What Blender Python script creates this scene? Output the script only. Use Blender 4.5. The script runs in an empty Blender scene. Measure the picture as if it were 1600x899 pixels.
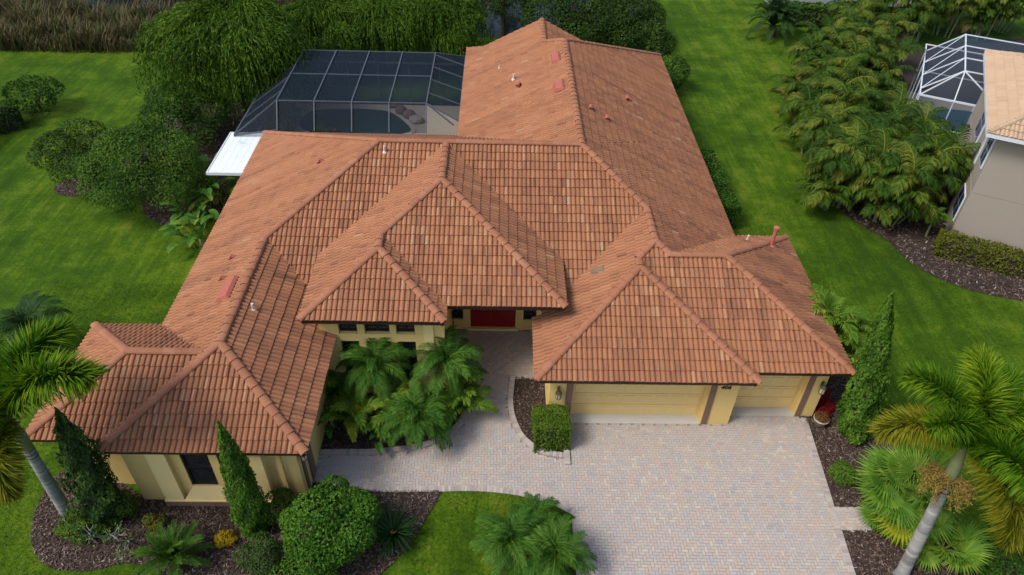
import bpy, bmesh, math, random
import numpy as np
from mathutils import Vector, Matrix

rng = np.random.default_rng(7)
random.seed(7)
R = math.radians
scene = bpy.context.scene
COL = scene.collection

# ------------------------------------------------------------------ camera
CAM_H, F_PX = 20.435, 1124.8
_p, _y, _r = R(40.293), R(1.661), R(1.93)
fwd = np.array([math.sin(_y) * math.cos(_p), math.cos(_y) * math.cos(_p), -math.sin(_p)])
_rt = np.array([math.cos(_y), -math.sin(_y), 0.0])
_up = np.cross(_rt, fwd)
rt = math.cos(_r) * _rt + math.sin(_r) * _up
up = -math.sin(_r) * _rt + math.cos(_r) * _up
CAMP = np.array([0, 0, CAM_H])
cam = bpy.data.cameras.new('camera')
camo = bpy.data.objects.new('camera', cam)
COL.objects.link(camo)
mw = Matrix.Identity(4)
for i in range(3):
    mw[i][0] = rt[i]; mw[i][1] = up[i]; mw[i][2] = -fwd[i]; mw[i][3] = CAMP[i]
camo.matrix_world = mw
cam.sensor_fit = 'HORIZONTAL'; cam.sensor_width = 36.0
cam.lens = F_PX / 1600 * 36.0
cam.clip_end = 2000
scene.camera = camo

def gp(px, py, z=0.0):
    """the world point at height z seen at photo pixel px, py (layout survey of the plot)"""
    d = fwd * F_PX + rt * (px - 800) - up * (py - 449.5)
    q = CAMP + d * ((z - CAM_H) / d[2])
    return np.array([q[0], q[1], z])

def yp(px, py, Y):
    """the world point in the upright plane y = Y seen at photo pixel px, py"""
    d = fwd * F_PX + rt * (px - 800) - up * (py - 449.5)
    return CAMP + d * (Y / d[1])

# ------------------------------------------------------------------ light
SUN_EL, SUN_AZ = R(52), (-0.88, -0.42)      # sun stands to the left, a little behind the camera
world = bpy.data.worlds.new('World'); scene.world = world; world.use_nodes = True
nt = world.node_tree; nt.nodes.clear()
sky = nt.nodes.new('ShaderNodeTexSky'); sky.sky_type = 'NISHITA'; sky.sun_disc = False
sky.sun_elevation = SUN_EL
sky.sun_rotation = math.atan2(SUN_AZ[0], SUN_AZ[1])
sky.air_density = 1.0; sky.dust_density = 3.0; sky.ozone_density = 1.0
bg = nt.nodes.new('ShaderNodeBackground'); bg.inputs[1].default_value = 0.145
out = nt.nodes.new('ShaderNodeOutputWorld')
nt.links.new(sky.outputs[0], bg.inputs[0]); nt.links.new(bg.outputs[0], out.inputs[0])
sd = bpy.data.lights.new('sun', 'SUN'); sd.energy = 2.1; sd.angle = R(17); sd.color = (1.0, 0.95, 0.87)
so = bpy.data.objects.new('sun', sd); COL.objects.link(so)
_az = Vector((SUN_AZ[0], SUN_AZ[1], 0)).normalized() * math.cos(SUN_EL)
so.rotation_euler = Vector((_az.x, _az.y, math.sin(SUN_EL))).to_track_quat('Z', 'Y').to_euler()
so.location = (-30, -10, 40)
scene.view_settings.view_transform = 'Standard'; scene.view_settings.look = 'None'
scene.view_settings.exposure = 0.33; scene.view_settings.gamma = 1.0

# ------------------------------------------------------------------ materials
def mat(name, cols, rough=0.7, noise=None, bump=None, transl=0.0, spec=0.3, objrand=0.0, metallic=0.0, contrast=1.0, alpha=None, coat=0):
    m = bpy.data.materials.new(name); m.use_nodes = True
    t = m.node_tree; N = t.nodes; L = t.links; N.clear()
    o = N.new('ShaderNodeOutputMaterial'); b = N.new('ShaderNodeBsdfPrincipled')
    b.inputs['Roughness'].default_value = rough; b.inputs['Metallic'].default_value = metallic
    b.inputs['Specular IOR Level'].default_value = spec
    at = N.new('ShaderNodeAttribute'); at.attribute_name = 'tint'
    val = at.outputs['Fac']
    geo = N.new('ShaderNodeNewGeometry')
    if objrand:
        oi = N.new('ShaderNodeObjectInfo')
        ma = N.new('ShaderNodeMath'); ma.operation = 'MULTIPLY_ADD'
        L.new(oi.outputs['Random'], ma.inputs[0]); ma.inputs[1].default_value = objrand
        sb = N.new('ShaderNodeMath'); sb.operation = 'SUBTRACT'; sb.inputs[1].default_value = objrand / 2
        L.new(val, ma.inputs[2]); L.new(ma.outputs[0], sb.inputs[0]); val = sb.outputs[0]
    for (sc, amt) in (noise or []):
        n = N.new('ShaderNodeTexNoise'); n.inputs['Scale'].default_value = sc; n.inputs['Detail'].default_value = 4
        L.new(geo.outputs['Position'], n.inputs['Vector'])
        ma = N.new('ShaderNodeMath'); ma.operation = 'MULTIPLY_ADD'
        L.new(n.outputs['Fac'], ma.inputs[0]); ma.inputs[1].default_value = amt
        sb = N.new('ShaderNodeMath'); sb.operation = 'SUBTRACT'; sb.inputs[1].default_value = amt / 2
        L.new(val, ma.inputs[2]); L.new(ma.outputs[0], sb.inputs[0]); val = sb.outputs[0]
    cr = N.new('ShaderNodeValToRGB')
    el = cr.color_ramp.elements
    if len(cols) == 1: cols = [(0, cols[0][1]), (1, cols[0][1])]
    el[0].position = cols[0][0]; el[0].color = (*cols[0][1], 1)
    el[1].position = cols[-1][0]; el[1].color = (*cols[-1][1], 1)
    for p, c in cols[1:-1]:
        e = el.new(p); e.color = (*c, 1)
    L.new(val, cr.inputs[0]); L.new(cr.outputs[0], b.inputs['Base Color'])
    if bump:
        n = N.new('ShaderNodeTexNoise'); n.inputs['Scale'].default_value = bump[0]; n.inputs['Detail'].default_value = 5
        L.new(geo.outputs['Position'], n.inputs['Vector'])
        bp = N.new('ShaderNodeBump'); bp.inputs['Strength'].default_value = bump[1]
        bp.inputs['Distance'].default_value = bump[2] if len(bump) > 2 else 0.02
        L.new(n.outputs['Fac'], bp.inputs['Height']); L.new(bp.outputs[0], b.inputs['Normal'])
    sh = b.outputs[0]
    if transl:
        tr = N.new('ShaderNodeBsdfTranslucent'); L.new(cr.outputs[0], tr.inputs[0])
        mx = N.new('ShaderNodeMixShader'); mx.inputs[0].default_value = transl
        L.new(sh, mx.inputs[1]); L.new(tr.outputs[0], mx.inputs[2]); sh = mx.outputs[0]
    if alpha is not None:
        tr = N.new('ShaderNodeBsdfTransparent')
        mx = N.new('ShaderNodeMixShader'); mx.inputs[0].default_value = alpha
        L.new(tr.outputs[0], mx.inputs[1]); L.new(sh, mx.inputs[2]); sh = mx.outputs[0]
    L.new(sh, o.inputs[0])
    return m

TERRA = [(0.0, (.10, .05, .032)), (.25, (.20, .088, .050)), (.5, (.315, .136, .068)), (.70, (.36, .163, .083)), (.84, (.345, .19, .105)), (1.0, (.34, .265, .18))]
MAT = dict(
 tile=mat('roof_tile_clay', TERRA, .75, [(.35, .26), (2.2, .22), (14, .14), (60, .10)], (90, .25, .01), spec=.2),
 cap=mat('ridge_cap_clay', [(0, (.21, .088, .052)), (.5, (.32, .135, .074)), (1, (.37, .195, .12))], .8, [(2.0, .5), (30, .25)], (60, .3, .01), objrand=.3, spec=.2),
 deck=mat('roof_underlay', [(0, (.10, .05, .035))], .9),
 mortar=mat('ridge_mortar', [(0, (.18, .10, .07)), (1, (.3, .18, .13))], .9, [(9, .8)]),
 fascia=mat('fascia_brown', [(0, (.035, .018, .012)), (1, (.06, .032, .022))], .5, [(5, .6)]),
 wall=mat('stucco_yellow', [(0, (.66, .47, .17)), (1, (.75, .55, .215))], .85, [(.8, .5), (12, .3)], (160, .35, .01), spec=.15),
 wallpale=mat('stucco_pale_yellow', [(0, (.73, .56, .25)), (1, (.80, .64, .31))], .85, [(.8, .5), (12, .3)], (160, .3, .01), spec=.15),
 trim=mat('trim_taupe', [(0, (.17, .10, .07)), (1, (.23, .14, .10))], .8, [(6, .6)], (120, .25, .01)),
 gdoor=mat('garage_door_paint', [(0, (.68, .50, .20)), (1, (.75, .56, .235))], .5, [(3, .4)], spec=.35),
 reddoor=mat('red_door_paint', [(0, (.22, .006, .009)), (1, (.28, .012, .014))], .4, [(6, .6)], spec=.4),
 glass=mat('window_glass', [(0, (.012, .016, .022))], .06, spec=.9),
 bronze=mat('bronze_frame', [(0, (.012, .011, .012)), (1, (.025, .022, .022))], .45, [(8, .5)]),
 iron=mat('black_iron', [(0, (.012, .011, .01))], .5, metallic=.5),
 brass=mat('brass', [(0, (.55, .38, .13))], .3, metallic=1),
 lampglass=mat('lamp_glass', [(0, (.55, .5, .36))], .25, spec=.6),
 lampmetal=mat('lamp_metal', [(0, (.10, .085, .05)), (1, (.2, .17, .1))], .45, [(30, .6)], metallic=.4),
 concrete=mat('concrete', [(0, (.42, .40, .36)), (1, (.56, .54, .49))], .9, [(1.2, .6), (20, .4)], (80, .2, .01)),
 paver=mat('paver_clay', [(0, (.335, .315, .305)), (.22, (.41, .38, .35)), (.4, (.37, .345, .33)), (.55, (.43, .365, .32)), (.72, (.42, .335, .29)), (.86, (.45, .39, .325)), (1, (.47, .42, .36))], .85, [(.5, .22), (60, .15)], (120, .3, .01), spec=.15),
 border=mat('paver_border', [(0, (.31, .275, .26)), (.5, (.39, .335, .30)), (1, (.45, .41, .37))], .85, [(1.5, .3), (60, .2)], (120, .3, .01), spec=.2),
 joint=mat('paver_joint_sand', [(0, (.22, .20, .18)), (1, (.29, .265, .24))], .95, [(2, .5), (60, .5)]),
 mulch=mat('mulch_soil', [(0, (.02, .014, .012)), (1, (.06, .042, .034))], .95, [(8, .9), (40, .6)], (40, .8, .03)),
 chip=mat('mulch_chips', [(0, (.03, .019, .015)), (.45, (.085, .055, .042)), (.8, (.17, .125, .10)), (1, (.33, .28, .245))], .9, [(1.2, .35)]),
 ventred=mat('vent_red', [(0, (.31, .085, .06)), (1, (.42, .135, .095))], .65, [(4, .5)]),
 pipe=mat('pipe_white', [(0, (.62, .55, .48))], .5),
 flue=mat('flue_red', [(0, (.42, .11, .08)), (1, (.5, .15, .10))], .5, [(3, .5)]),
 cagebeam=mat('cage_bronze', [(0, (.06, .072, .09)), (1, (.09, .105, .13))], .4, [(2, .5)], spec=.5),
 screen=mat('insect_screen', [(0, (.006, .012, .022)), (1, (.012, .022, .038))], .6, [(.8, .6)], alpha=.56, spec=.2),
 screenw=mat('insect_screen_neighbour', [(0, (.010, .025, .05)), (1, (.02, .045, .08))], .5, [(.8, .6)], alpha=.5, spec=.3),
 whitemetal=mat('white_aluminium', [(0, (.62, .67, .72))], .4, spec=.5),
 panroof=mat('white_pan_roof', [(0, (.42, .52, .60)), (.35, (.70, .76, .8)), (1, (.80, .83, .85))], .45, [(.8, 1.5), (5, .6)], spec=.5),
 deckstone=mat('pool_deck', [(0, (.40, .36, .30)), (1, (.55, .50, .42))], .9, [(1.5, .6), (30, .3)]),
 coping=mat('pool_coping', [(0, (.42, .38, .32)), (1, (.54, .5, .44))], .85, [(3, .6)]),
 poolwater=mat('pool_water', [(0, (.012, .05, .055)), (1, (.02, .075, .078))], .05, [(.5, .7)], (3, .08, .05), spec=.6),
 pond=mat('pond_water', [(0, (.006, .007, .006)), (1, (.012, .013, .012))], .08, [(.2, .6)], (1.5, .06, .05), spec=.5),
 rock=mat('boulder', [(0, (.16, .10, .09)), (.5, (.26, .2, .18)), (1, (.42, .4, .38))], .9, [(2.5, .8), (20, .3)], (14, .6, .05)),
 taupe=mat('stucco_taupe', [(0, (.32, .275, .23)), (1, (.365, .32, .27))], .9, [(.5, .5), (8, .25)], (140, .3, .01), spec=.12),
 greywall=mat('stucco_grey', [(0, (.30, .32, .35)), (1, (.36, .38, .41))], .9, [(.5, .5)]),
 beigetile=mat('beige_roof_tile', [(0, (.34, .235, .155)), (.5, (.45, .32, .21)), (1, (.54, .41, .29))], .8, [(.5, .3), (30, .2)], (80, .2, .01)),
 blueglass=mat('blue_glass', [(0, (.02, .05, .12))], .08, spec=.9),
 bark=mat('bark', [(0, (.05, .038, .03)), (1, (.14, .115, .095))], .95, [(6, .9), (30, .4)], (18, .8, .03)),
 palmbark=mat('palm_trunk_grey', [(0, (.15, .145, .14)), (.5, (.26, .26, .25)), (1, (.36, .35, .33))], .9, [(1.2, .6), (12, .5)], (24, .5, .02)),
 palmshaft=mat('crownshaft', [(0, (.10, .13, .05)), (1, (.25, .27, .14))], .6, [(2, .9)]),
 fuzzbark=mat('fibrous_palm_trunk', [(0, (.04, .028, .02)), (1, (.12, .085, .06))], .95, [(14, .9)], (30, 1, .05)),
 terracotta=mat('pot_clay', [(0, (.36, .30, .24)), (1, (.46, .40, .33))], .8, [(5, .8)], (40, .3, .01)),
)
def fol(name, a, b, c, tr=.25, objrand=0, rough=.55, spec=.10):
    MAT[name] = mat('foliage_' + name, [(0, a), (.5, b), (1, c)], rough, [(.9, .5), (5, .25)], None, tr, spec, objrand)
fol('oak', (.010, .028, .006), (.030, .068, .010), (.08, .14, .02))
fol('weep', (.020, .052, .006), (.054, .118, .009), (.125, .21, .018))
fol('bush', (.018, .052, .008), (.05, .12, .014), (.14, .23, .028))
fol('round', (.02, .065, .008), (.05, .14, .012), (.13, .24, .025))
fol('boxh', (.04, .09, .008), (.085, .16, .014), (.16, .23, .03))
fol('yelh', (.05, .075, .008), (.12, .14, .015), (.22, .19, .03))
fol('cyp', (.02, .05, .014), (.045, .095, .02), (.10, .16, .03))
fol('cypb', (.03, .075, .010), (.065, .15, .014), (.14, .24, .025))
fol('areca', (.014, .038, .005), (.05, .105, .008), (.21, .20, .03), objrand=.6, tr=.15)
fol('arecagr', (.03, .09, .008), (.085, .18, .014), (.24, .30, .03), objrand=.4)
fol('pygmy', (.016, .06, .008), (.045, .125, .014), (.13, .23, .028), objrand=.3)
fol('fox', (.018, .07, .004), (.06, .165, .006), (.24, .33, .015), objrand=.25, tr=.35)
fol('foxy', (.06, .09, .005), (.16, .18, .010), (.34, .30, .025), objrand=.2, tr=.35)
fol('fan', (.035, .10, .012), (.095, .21, .02), (.24, .33, .04), objrand=.35)
fol('fany', (.1, .16, .008), (.24, .29, .015), (.36, .36, .03), objrand=.2)
fol('bop', (.025, .08, .015), (.065, .17, .025), (.25, .30, .03), objrand=.5, rough=.35)
fol('darkpalm', (.012, .035, .01), (.025, .065, .016), (.05, .10, .02), objrand=.3)
fol('cycad', (.015, .05, .008), (.045, .12, .014), (.13, .23, .02), objrand=.3)
fol('lily', (.008, .028, .008), (.02, .055, .014), (.04, .09, .02))
fol('reed', (.05, .055, .02), (.11, .085, .04), (.19, .135, .07))
fol('reedg', (.03, .06, .015), (.06, .10, .02), (.12, .13, .03))
fol('yellow', (.20, .16, .008), (.42, .30, .01), (.55, .40, .02))
fol('red', (.10, .005, .008), (.2, .01, .012), (.3, .03, .02))
fol('croton', (.05, .04, .01), (.14, .06, .02), (.28, .14, .04))
fol('grassblade', (.024, .055, .004), (.056, .108, .007), (.13, .15, .018), tr=.2)
fol('dead', (.07, .045, .02), (.16, .10, .045), (.25, .17, .08), objrand=.3)
fol('inflo', (.16, .11, .03), (.30, .21, .05), (.42, .30, .09))

def lawn_material():
    m = bpy.data.materials.new('lawn_grass'); m.use_nodes = True
    t = m.node_tree; N = t.nodes; L = t.links
    b = N['Principled BSDF']; b.inputs['Roughness'].default_value = .9; b.inputs['Specular IOR Level'].default_value = .1
    geo = N.new('ShaderNodeNewGeometry')
    def nz(sc, det=4, stretch=None, rot=0.0):
        n = N.new('ShaderNodeTexNoise'); n.inputs['Scale'].default_value = sc; n.inputs['Detail'].default_value = det
        if stretch:
            mp = N.new('ShaderNodeMapping'); mp.inputs['Scale'].default_value = stretch; mp.inputs['Rotation'].default_value = (0, 0, rot)
            L.new(geo.outputs['Position'], mp.inputs[0]); L.new(mp.outputs[0], n.inputs['Vector'])
        else: L.new(geo.outputs['Position'], n.inputs['Vector'])
        return n.outputs['Fac']
    def madd(a, k, c):
        x = N.new('ShaderNodeMath'); x.operation = 'MULTIPLY_ADD'; L.new(a, x.inputs[0]); x.inputs[1].default_value = k
        if isinstance(c, float): x.inputs[2].default_value = c
        else: L.new(c, x.inputs[2])
        return x.outputs[0]
    big = nz(.13, 3); mid = nz(.7, 5); str_ = nz(1.0, 3, (1.6, .10, 1), R(-14)); fine = nz(9, 6); vfine = nz(38, 3)
    v = madd(big, 1.1, -.55); v = madd(mid, .9, v); v = madd(str_, .55, v); v = madd(nz(1.0, 4, (6.5, .5, 1), R(-20)), .45, v); v = madd(nz(2.6, 5), .5, v); v = madd(fine, .7, v); v = madd(vfine, .5, v)
    v = madd(v, 1.0, -1.38)
    cr = N.new('ShaderNodeValToRGB'); e = cr.color_ramp.elements
    e[0].position = .12; e[0].color = (.028, .066, .004, 1)
    e[1].position = .95; e[1].color = (.20, .185, .03, 1)
    for p, c in ((.38, (.047, .104, .004)), (.58, (.082, .146, .007)), (.76, (.13, .165, .017))):
        q = e.new(p); q.color = (*c, 1)
    L.new(v, cr.inputs[0]); L.new(cr.outputs[0], b.inputs['Base Color'])
    bp = N.new('ShaderNodeBump'); bp.inputs['Strength'].default_value = .8; bp.inputs['Distance'].default_value = .05
    h = madd(fine, .5, vfine); L.new(h, bp.inputs['Height']); L.new(bp.outputs[0], b.inputs['Normal'])
    return m
MAT['lawn'] = lawn_material()

# ------------------------------------------------------------------ mesh builder
def wloc(o):
    p = Vector((0, 0, 0))
    while o is not None:
        p = p + o.location; o = o.parent
    return p

class MB:
    def __init__(s): s.v = []; s.f = []; s.t = []; s.n = 0
    def add(s, v, f, tint=.5):
        v = np.asarray(v, float).reshape(-1, 3); f = np.asarray(f, np.int64)
        if len(f) == 0: return s
        s.v.append(v); s.f.append(f + s.n); s.n += len(v)
        s.t.append(np.broadcast_to(np.asarray(tint, float), (len(f),)))
        return s
    def quads(s, q, tint=.5):
        q = np.asarray(q, float).reshape(-1, 4, 3)
        return s.add(q.reshape(-1, 3), np.arange(len(q) * 4).reshape(-1, 4), tint)
    def tris(s, q, tint=.5):
        q = np.asarray(q, float).reshape(-1, 3, 3)
        return s.add(q.reshape(-1, 3), np.arange(len(q) * 3).reshape(-1, 3), tint)
    def box(s, x0, x1, y0, y1, z0, z1, tint=.5, f=None):
        v = np.array([[x, y, z] for z in (z0, z1) for y in (y0, y1) for x in (x0, x1)], float)
        if f is not None: v = np.array([f(p) for p in v])
        return s.add(v, [[0, 2, 3, 1], [4, 5, 7, 6], [0, 1, 5, 4], [2, 6, 7, 3], [0, 4, 6, 2], [1, 3, 7, 5]], tint)
    def bar(s, a, b, w, h=None, tint=.5):
        """rectangular bar from a to b"""
        a = np.asarray(a, float); b = np.asarray(b, float); h = h or w
        d = b - a; d /= np.linalg.norm(d)
        u = np.cross(d, [0, 0, 1]); n = np.linalg.norm(u)
        u = np.array([1., 0, 0]) if n < 1e-4 else u / n
        k = np.cross(u, d)
        v = [p + u * sx * w / 2 + k * sy * h / 2 for p in (a, b) for sx, sy in ((-1, -1), (1, -1), (1, 1), (-1, 1))]
        return s.add(v, [[0, 3, 2, 1], [4, 5, 6, 7], [0, 1, 5, 4], [1, 2, 6, 5], [2, 3, 7, 6], [3, 0, 4, 7]], tint)
    def tube(s, P, r, seg=8, tint=.5, cap=True):
        P = np.asarray(P, float); r = np.broadcast_to(np.asarray(r, float), (len(P),))
        T = np.gradient(P, axis=0); T /= np.linalg.norm(T, axis=1)[:, None] + 1e-9
        ref = np.array([0, 0, 1.]) if abs(T[0][2]) < .9 else np.array([1., 0, 0])
        rings = []
        for p, t, q in zip(P, T, r):
            u = np.cross(ref, t); u /= np.linalg.norm(u) + 1e-9; w = np.cross(t, u)
            a = np.arange(seg) * 2 * np.pi / seg
            rings.append(p + q * (np.cos(a)[:, None] * u + np.sin(a)[:, None] * w))
        v = np.concatenate(rings); f = []
        for i in range(len(P) - 1):
            for j in range(seg):
                k = (j + 1) % seg
                f.append([i * seg + j, i * seg + k, (i + 1) * seg + k, (i + 1) * seg + j])
        s.add(v, f, tint)
        if cap:
            s.add(rings[-1], [list(range(seg))], tint)
            s.add(rings[0], [list(range(seg))[::-1]], tint)
        return s
    def lathe(s, prof, c, seg=16, tint=.5):
        v = []; f = []
        a = np.arange(seg) * 2 * np.pi / seg
        for (r, z) in prof:
            v.append(np.stack([c[0] + r * np.cos(a), c[1] + r * np.sin(a), np.full(seg, c[2] + z)], 1))
        for i in range(len(prof) - 1):
            for j in range(seg):
                k = (j + 1) % seg
                f.append([i * seg + j, i * seg + k, (i + 1) * seg + k, (i + 1) * seg + j])
        return s.add(np.concatenate(v), f, tint)
    def mesh(s, name, m, smooth=False, off=(0, 0, 0)):
        me = bpy.data.meshes.new(name)
        if s.n:
            V = np.concatenate(s.v) - np.array(off)
            sizes = np.concatenate([np.full(len(f), f.shape[1]) for f in s.f])
            loops = np.concatenate([f.ravel() for f in s.f])
            me.vertices.add(len(V)); me.vertices.foreach_set('co', V.astype(np.float32).ravel())
            me.loops.add(len(loops)); me.loops.foreach_set('vertex_index', loops.astype(np.int32))
            me.polygons.add(len(sizes))
            me.polygons.foreach_set('loop_start', np.concatenate([[0], np.cumsum(sizes)[:-1]]).astype(np.int32))
            me.polygons.foreach_set('loop_total', sizes.astype(np.int32))
            me.polygons.foreach_set('use_smooth', np.full(len(sizes), smooth))
            at = me.attributes.new('tint', 'FLOAT', 'FACE')
            at.data.foreach_set('value', np.concatenate(s.t).astype(np.float32))
            me.update(calc_edges=True); me.validate()
        me.materials.append(MAT[m] if isinstance(m, str) else m)
        return me
    def build(s, name, m, parent=None, kind=None, smooth=False):
        o = bpy.data.objects.new(name, s.mesh(name, m, smooth, wloc(parent)))
        COL.objects.link(o); o.parent = parent
        if kind: o['kind'] = kind
        return o

def thing(name, label, cat, loc, group=None):
    o = bpy.data.objects.new(name, None); COL.objects.link(o)
    o.empty_display_size = .3
    o.location = Vector([float(c) for c in loc]); return tag(o, label, cat, group)
def tag(o, label, cat, group=None):
    o['label'] = label; o['category'] = cat
    if group: o['group'] = group
    return o
def inst(name, me, parent, M):
    o = bpy.data.objects.new(name, me); COL.objects.link(o); o.parent = parent
    o.matrix_local = Matrix.Translation(-wloc(parent)) @ M
    return o
def norm(a): return a / (np.linalg.norm(a, axis=-1, keepdims=True) + 1e-9)
def inpoly(P, poly):
    x, y = P[:, 0], P[:, 1]; poly = np.asarray(poly)[:, :2]; c = np.zeros(len(P), bool); j = len(poly) - 1
    for i in range(len(poly)):
        xi, yi = poly[i]; xj, yj = poly[j]
        with np.errstate(divide='ignore', invalid='ignore'):
            c ^= ((yi > y) != (yj > y)) & (x < (xj - xi) * (y - yi) / (yj - yi) + xi)
        j = i
    return c
def sheet(name, poly, z, m, kind='structure'):
    bm = bmesh.new()
    f = bm.faces.new([bm.verts.new((float(p[0]), float(p[1]), z)) for p in poly])
    f.normal_update()
    if f.normal.z < 0: f.normal_flip()
    bmesh.ops.triangulate(bm, faces=[f])
    me = bpy.data.meshes.new(name); bm.to_mesh(me); bm.free(); me.materials.append(MAT[m])
    at = me.attributes.new('tint', 'FLOAT', 'FACE'); at.data.foreach_set('value', [.5] * len(me.polygons))
    o = bpy.data.objects.new(name, me); COL.objects.link(o); o['kind'] = kind
    return o
def smooth_line(P, n=6, closed=False):
    """Catmull-Rom through the given points"""
    P = np.asarray(P, float); out = []; m = len(P)
    for i in range(m if closed else m - 1):
        g = (lambda k: P[k % m]) if closed else (lambda k: P[min(max(k, 0), m - 1)])
        a, b, c, d = g(i - 1), g(i), g(i + 1), g(i + 2)
        for k in range(n):
            t = k / n
            out.append(.5 * ((2 * b) + (c - a) * t + (2 * a - 5 * b + 4 * c - d) * t * t + (3 * b - a - 3 * c + d) * t ** 3))
    if not closed: out.append(P[-1])
    return np.array(out)
def PX(lst, z=0.0): return np.array([gp(a, b, z) for a, b in lst])

# ================================================================== ground
sheet('lawn', [(-260, -60), (260, -60), (260, 420), (-260, 420)], 0.0, 'lawn')
# pond behind the plot
pond = [(-60, 54), (-44, 53), (-36, 52.2), (-24, 53.5), (-14, 55.5), (-4, 52.6), (3, 53), (10, 56.5), (13, 62), (10, 90), (-60, 90)]
sheet('pond', pond, 0.012, 'pond')
sheet('far_bank', [(-90, 80), (40, 88), (40, 100), (-90, 100)], 0.02, 'lawn')

# ---- paving
drive = [(2.62, 7.5), (10.70, 7.5), (10.88, 10.8), (11.12, 14.0), (11.30, 16.6), (11.22, 17.03), (8.44, 17.03), (8.44, 16.6), (2.62, 16.6)]
walk_low = smooth_line(PX([(897, 802), (860, 784), (820, 773), (780, 767), (735, 764), (690, 765)]), 4)
bedB_edge = smooth_line(PX([(500, 713), (540, 712.5), (590, 711.5), (650, 704), (690, 691), (720, 668), (737, 640), (740, 612), (739, 588)]), 4)
bedC_edge = smooth_line(PX([(797, 590), (793, 630), (799, 662), (815, 690), (845, 711), (888, 719)]), 4)
walk = [(2.62, 12.7)] + [tuple(p[:2]) for p in walk_low] + [tuple(p[:2]) for p in PX([(595, 766), (489, 751)])] + \
       [(-5.93, 15.07)] + [tuple(p[:2]) for p in bedB_edge] + [(-1.93, 18.75), (-1.93, 21.35), (1.88, 21.35), (1.88, 18.75)] + \
       [tuple(p[:2]) for p in bedC_edge] + [(2.62, 14.9)]
sheet('driveway', drive, 0.006, 'joint')
sheet('walkway', walk, 0.010, 'joint')
stub = PX([(1300, 795), (1352, 795), (1362, 830), (1311, 829)])
sheet('side_path', stub, 0.034, 'joint')

def herringbone(poly, pw=.205, x_off=0.0, y_off=0.0):
    u = pw / 2; P = np.asarray(poly)[:, :2]
    x0, y0 = P.min(0) - .3; x1, y1 = P.max(0) + .3
    i, j = np.meshgrid(np.arange(int(x0 / u), int(x1 / u)), np.arange(int(y0 / u), int(y1 / u)), indexing='ij')
    i = i.ravel(); j = j.ravel(); m = (i - j) % 4
    h = m == 0; v = m == 3
    cx = np.concatenate([(i[h] + 1) * u, (i[v] + .5) * u]); cy = np.concatenate([(j[h] + .5) * u, (j[v] + 1) * u])
    hor = np.concatenate([np.ones(h.sum(), bool), np.zeros(v.sum(), bool)])
    C = np.stack([cx, cy], 1); k = inpoly(C, P)
    return C[k], hor[k], u
def paver_boxes(mb, C, dx, dy, z0, z1, tint):
    n = len(C); b = .006
    X = C[:, 0]; Y = C[:, 1]
    def ring(s, z): return np.stack([np.stack([X - dx + s, Y - dy + s, z], 1), np.stack([X + dx - s, Y - dy + s, z], 1), np.stack([X + dx - s, Y + dy - s, z], 1), np.stack([X - dx + s, Y + dy - s, z], 1)], 1)
    zt = z1 + rng.uniform(-.003, .003, n)
    a = ring(0, np.full(n, z0)); c = ring(0, zt - b); d = ring(b, zt)
    mb.quads(d, tint)
    for p, q in ((a, c), (c, d)):
        for e in range(4):
            f = (e + 1) % 4
            mb.quads(np.stack([p[:, e], p[:, f], q[:, f], q[:, e]], 1), tint)

paver_n = 0
protoP = []
for hor in (0, 1):
    for t in np.linspace(.05, .95, 10):
        mb = MB(); u = .1025 / 2
        paver_boxes(mb, np.zeros((1, 2)), np.array([u * 2 - .004 if hor else u - .004]), np.array([u - .004 if hor else u * 2 - .004]), -.024, 0.0, t)
        protoP.append(mb.mesh('paver', 'paver'))
def lay(poly, parent, single=0, dz=0.0):
    C, hor, u = herringbone(poly)
    big = np.array([math.sin(x * .9 + y * .7) * .05 for x, y in C])
    tint = np.clip(rng.beta(1.7, 1.7, len(C)) + big, 0.02, .98)
    sep = np.zeros(len(C), bool)
    if single:
        D = np.concatenate([C, np.zeros((len(C), 1))], 1) - CAMP
        z = D @ fwd; px = 800 + F_PX * (D @ rt) / z; py = 449.5 - F_PX * (D @ up) / z
        ok = (px > 4) & (px < 1596) & (py > 4) & (py < 896)
        idx = np.argsort(np.where(ok, z, 1e9))[:single]; sep[idx] = True
    mb = MB()
    k = ~sep & hor; paver_boxes(mb, C[k], u - .003, u / 2 - .003, .012 + dz, .034 + dz, tint[k])
    k = ~sep & ~hor; paver_boxes(mb, C[k], u / 2 - .003, u - .003, .012 + dz, .034 + dz, tint[k])
    mb.build('paver_field', 'paver', parent, 'stuff')
    for i in np.nonzero(sep)[0]:
        inst('paver', protoP[(10 if hor[i] else 0) + int(tint[i] * 9.99)], parent, Matrix.Translation((C[i, 0], C[i, 1], .034 + rng.uniform(-.002, .002))))
lay(drive, bpy.data.objects['driveway'], 290)
lay(walk, bpy.data.objects['walkway'])
lay([tuple(p[:2]) for p in stub], bpy.data.objects['side_path'], dz=.02)

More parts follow.
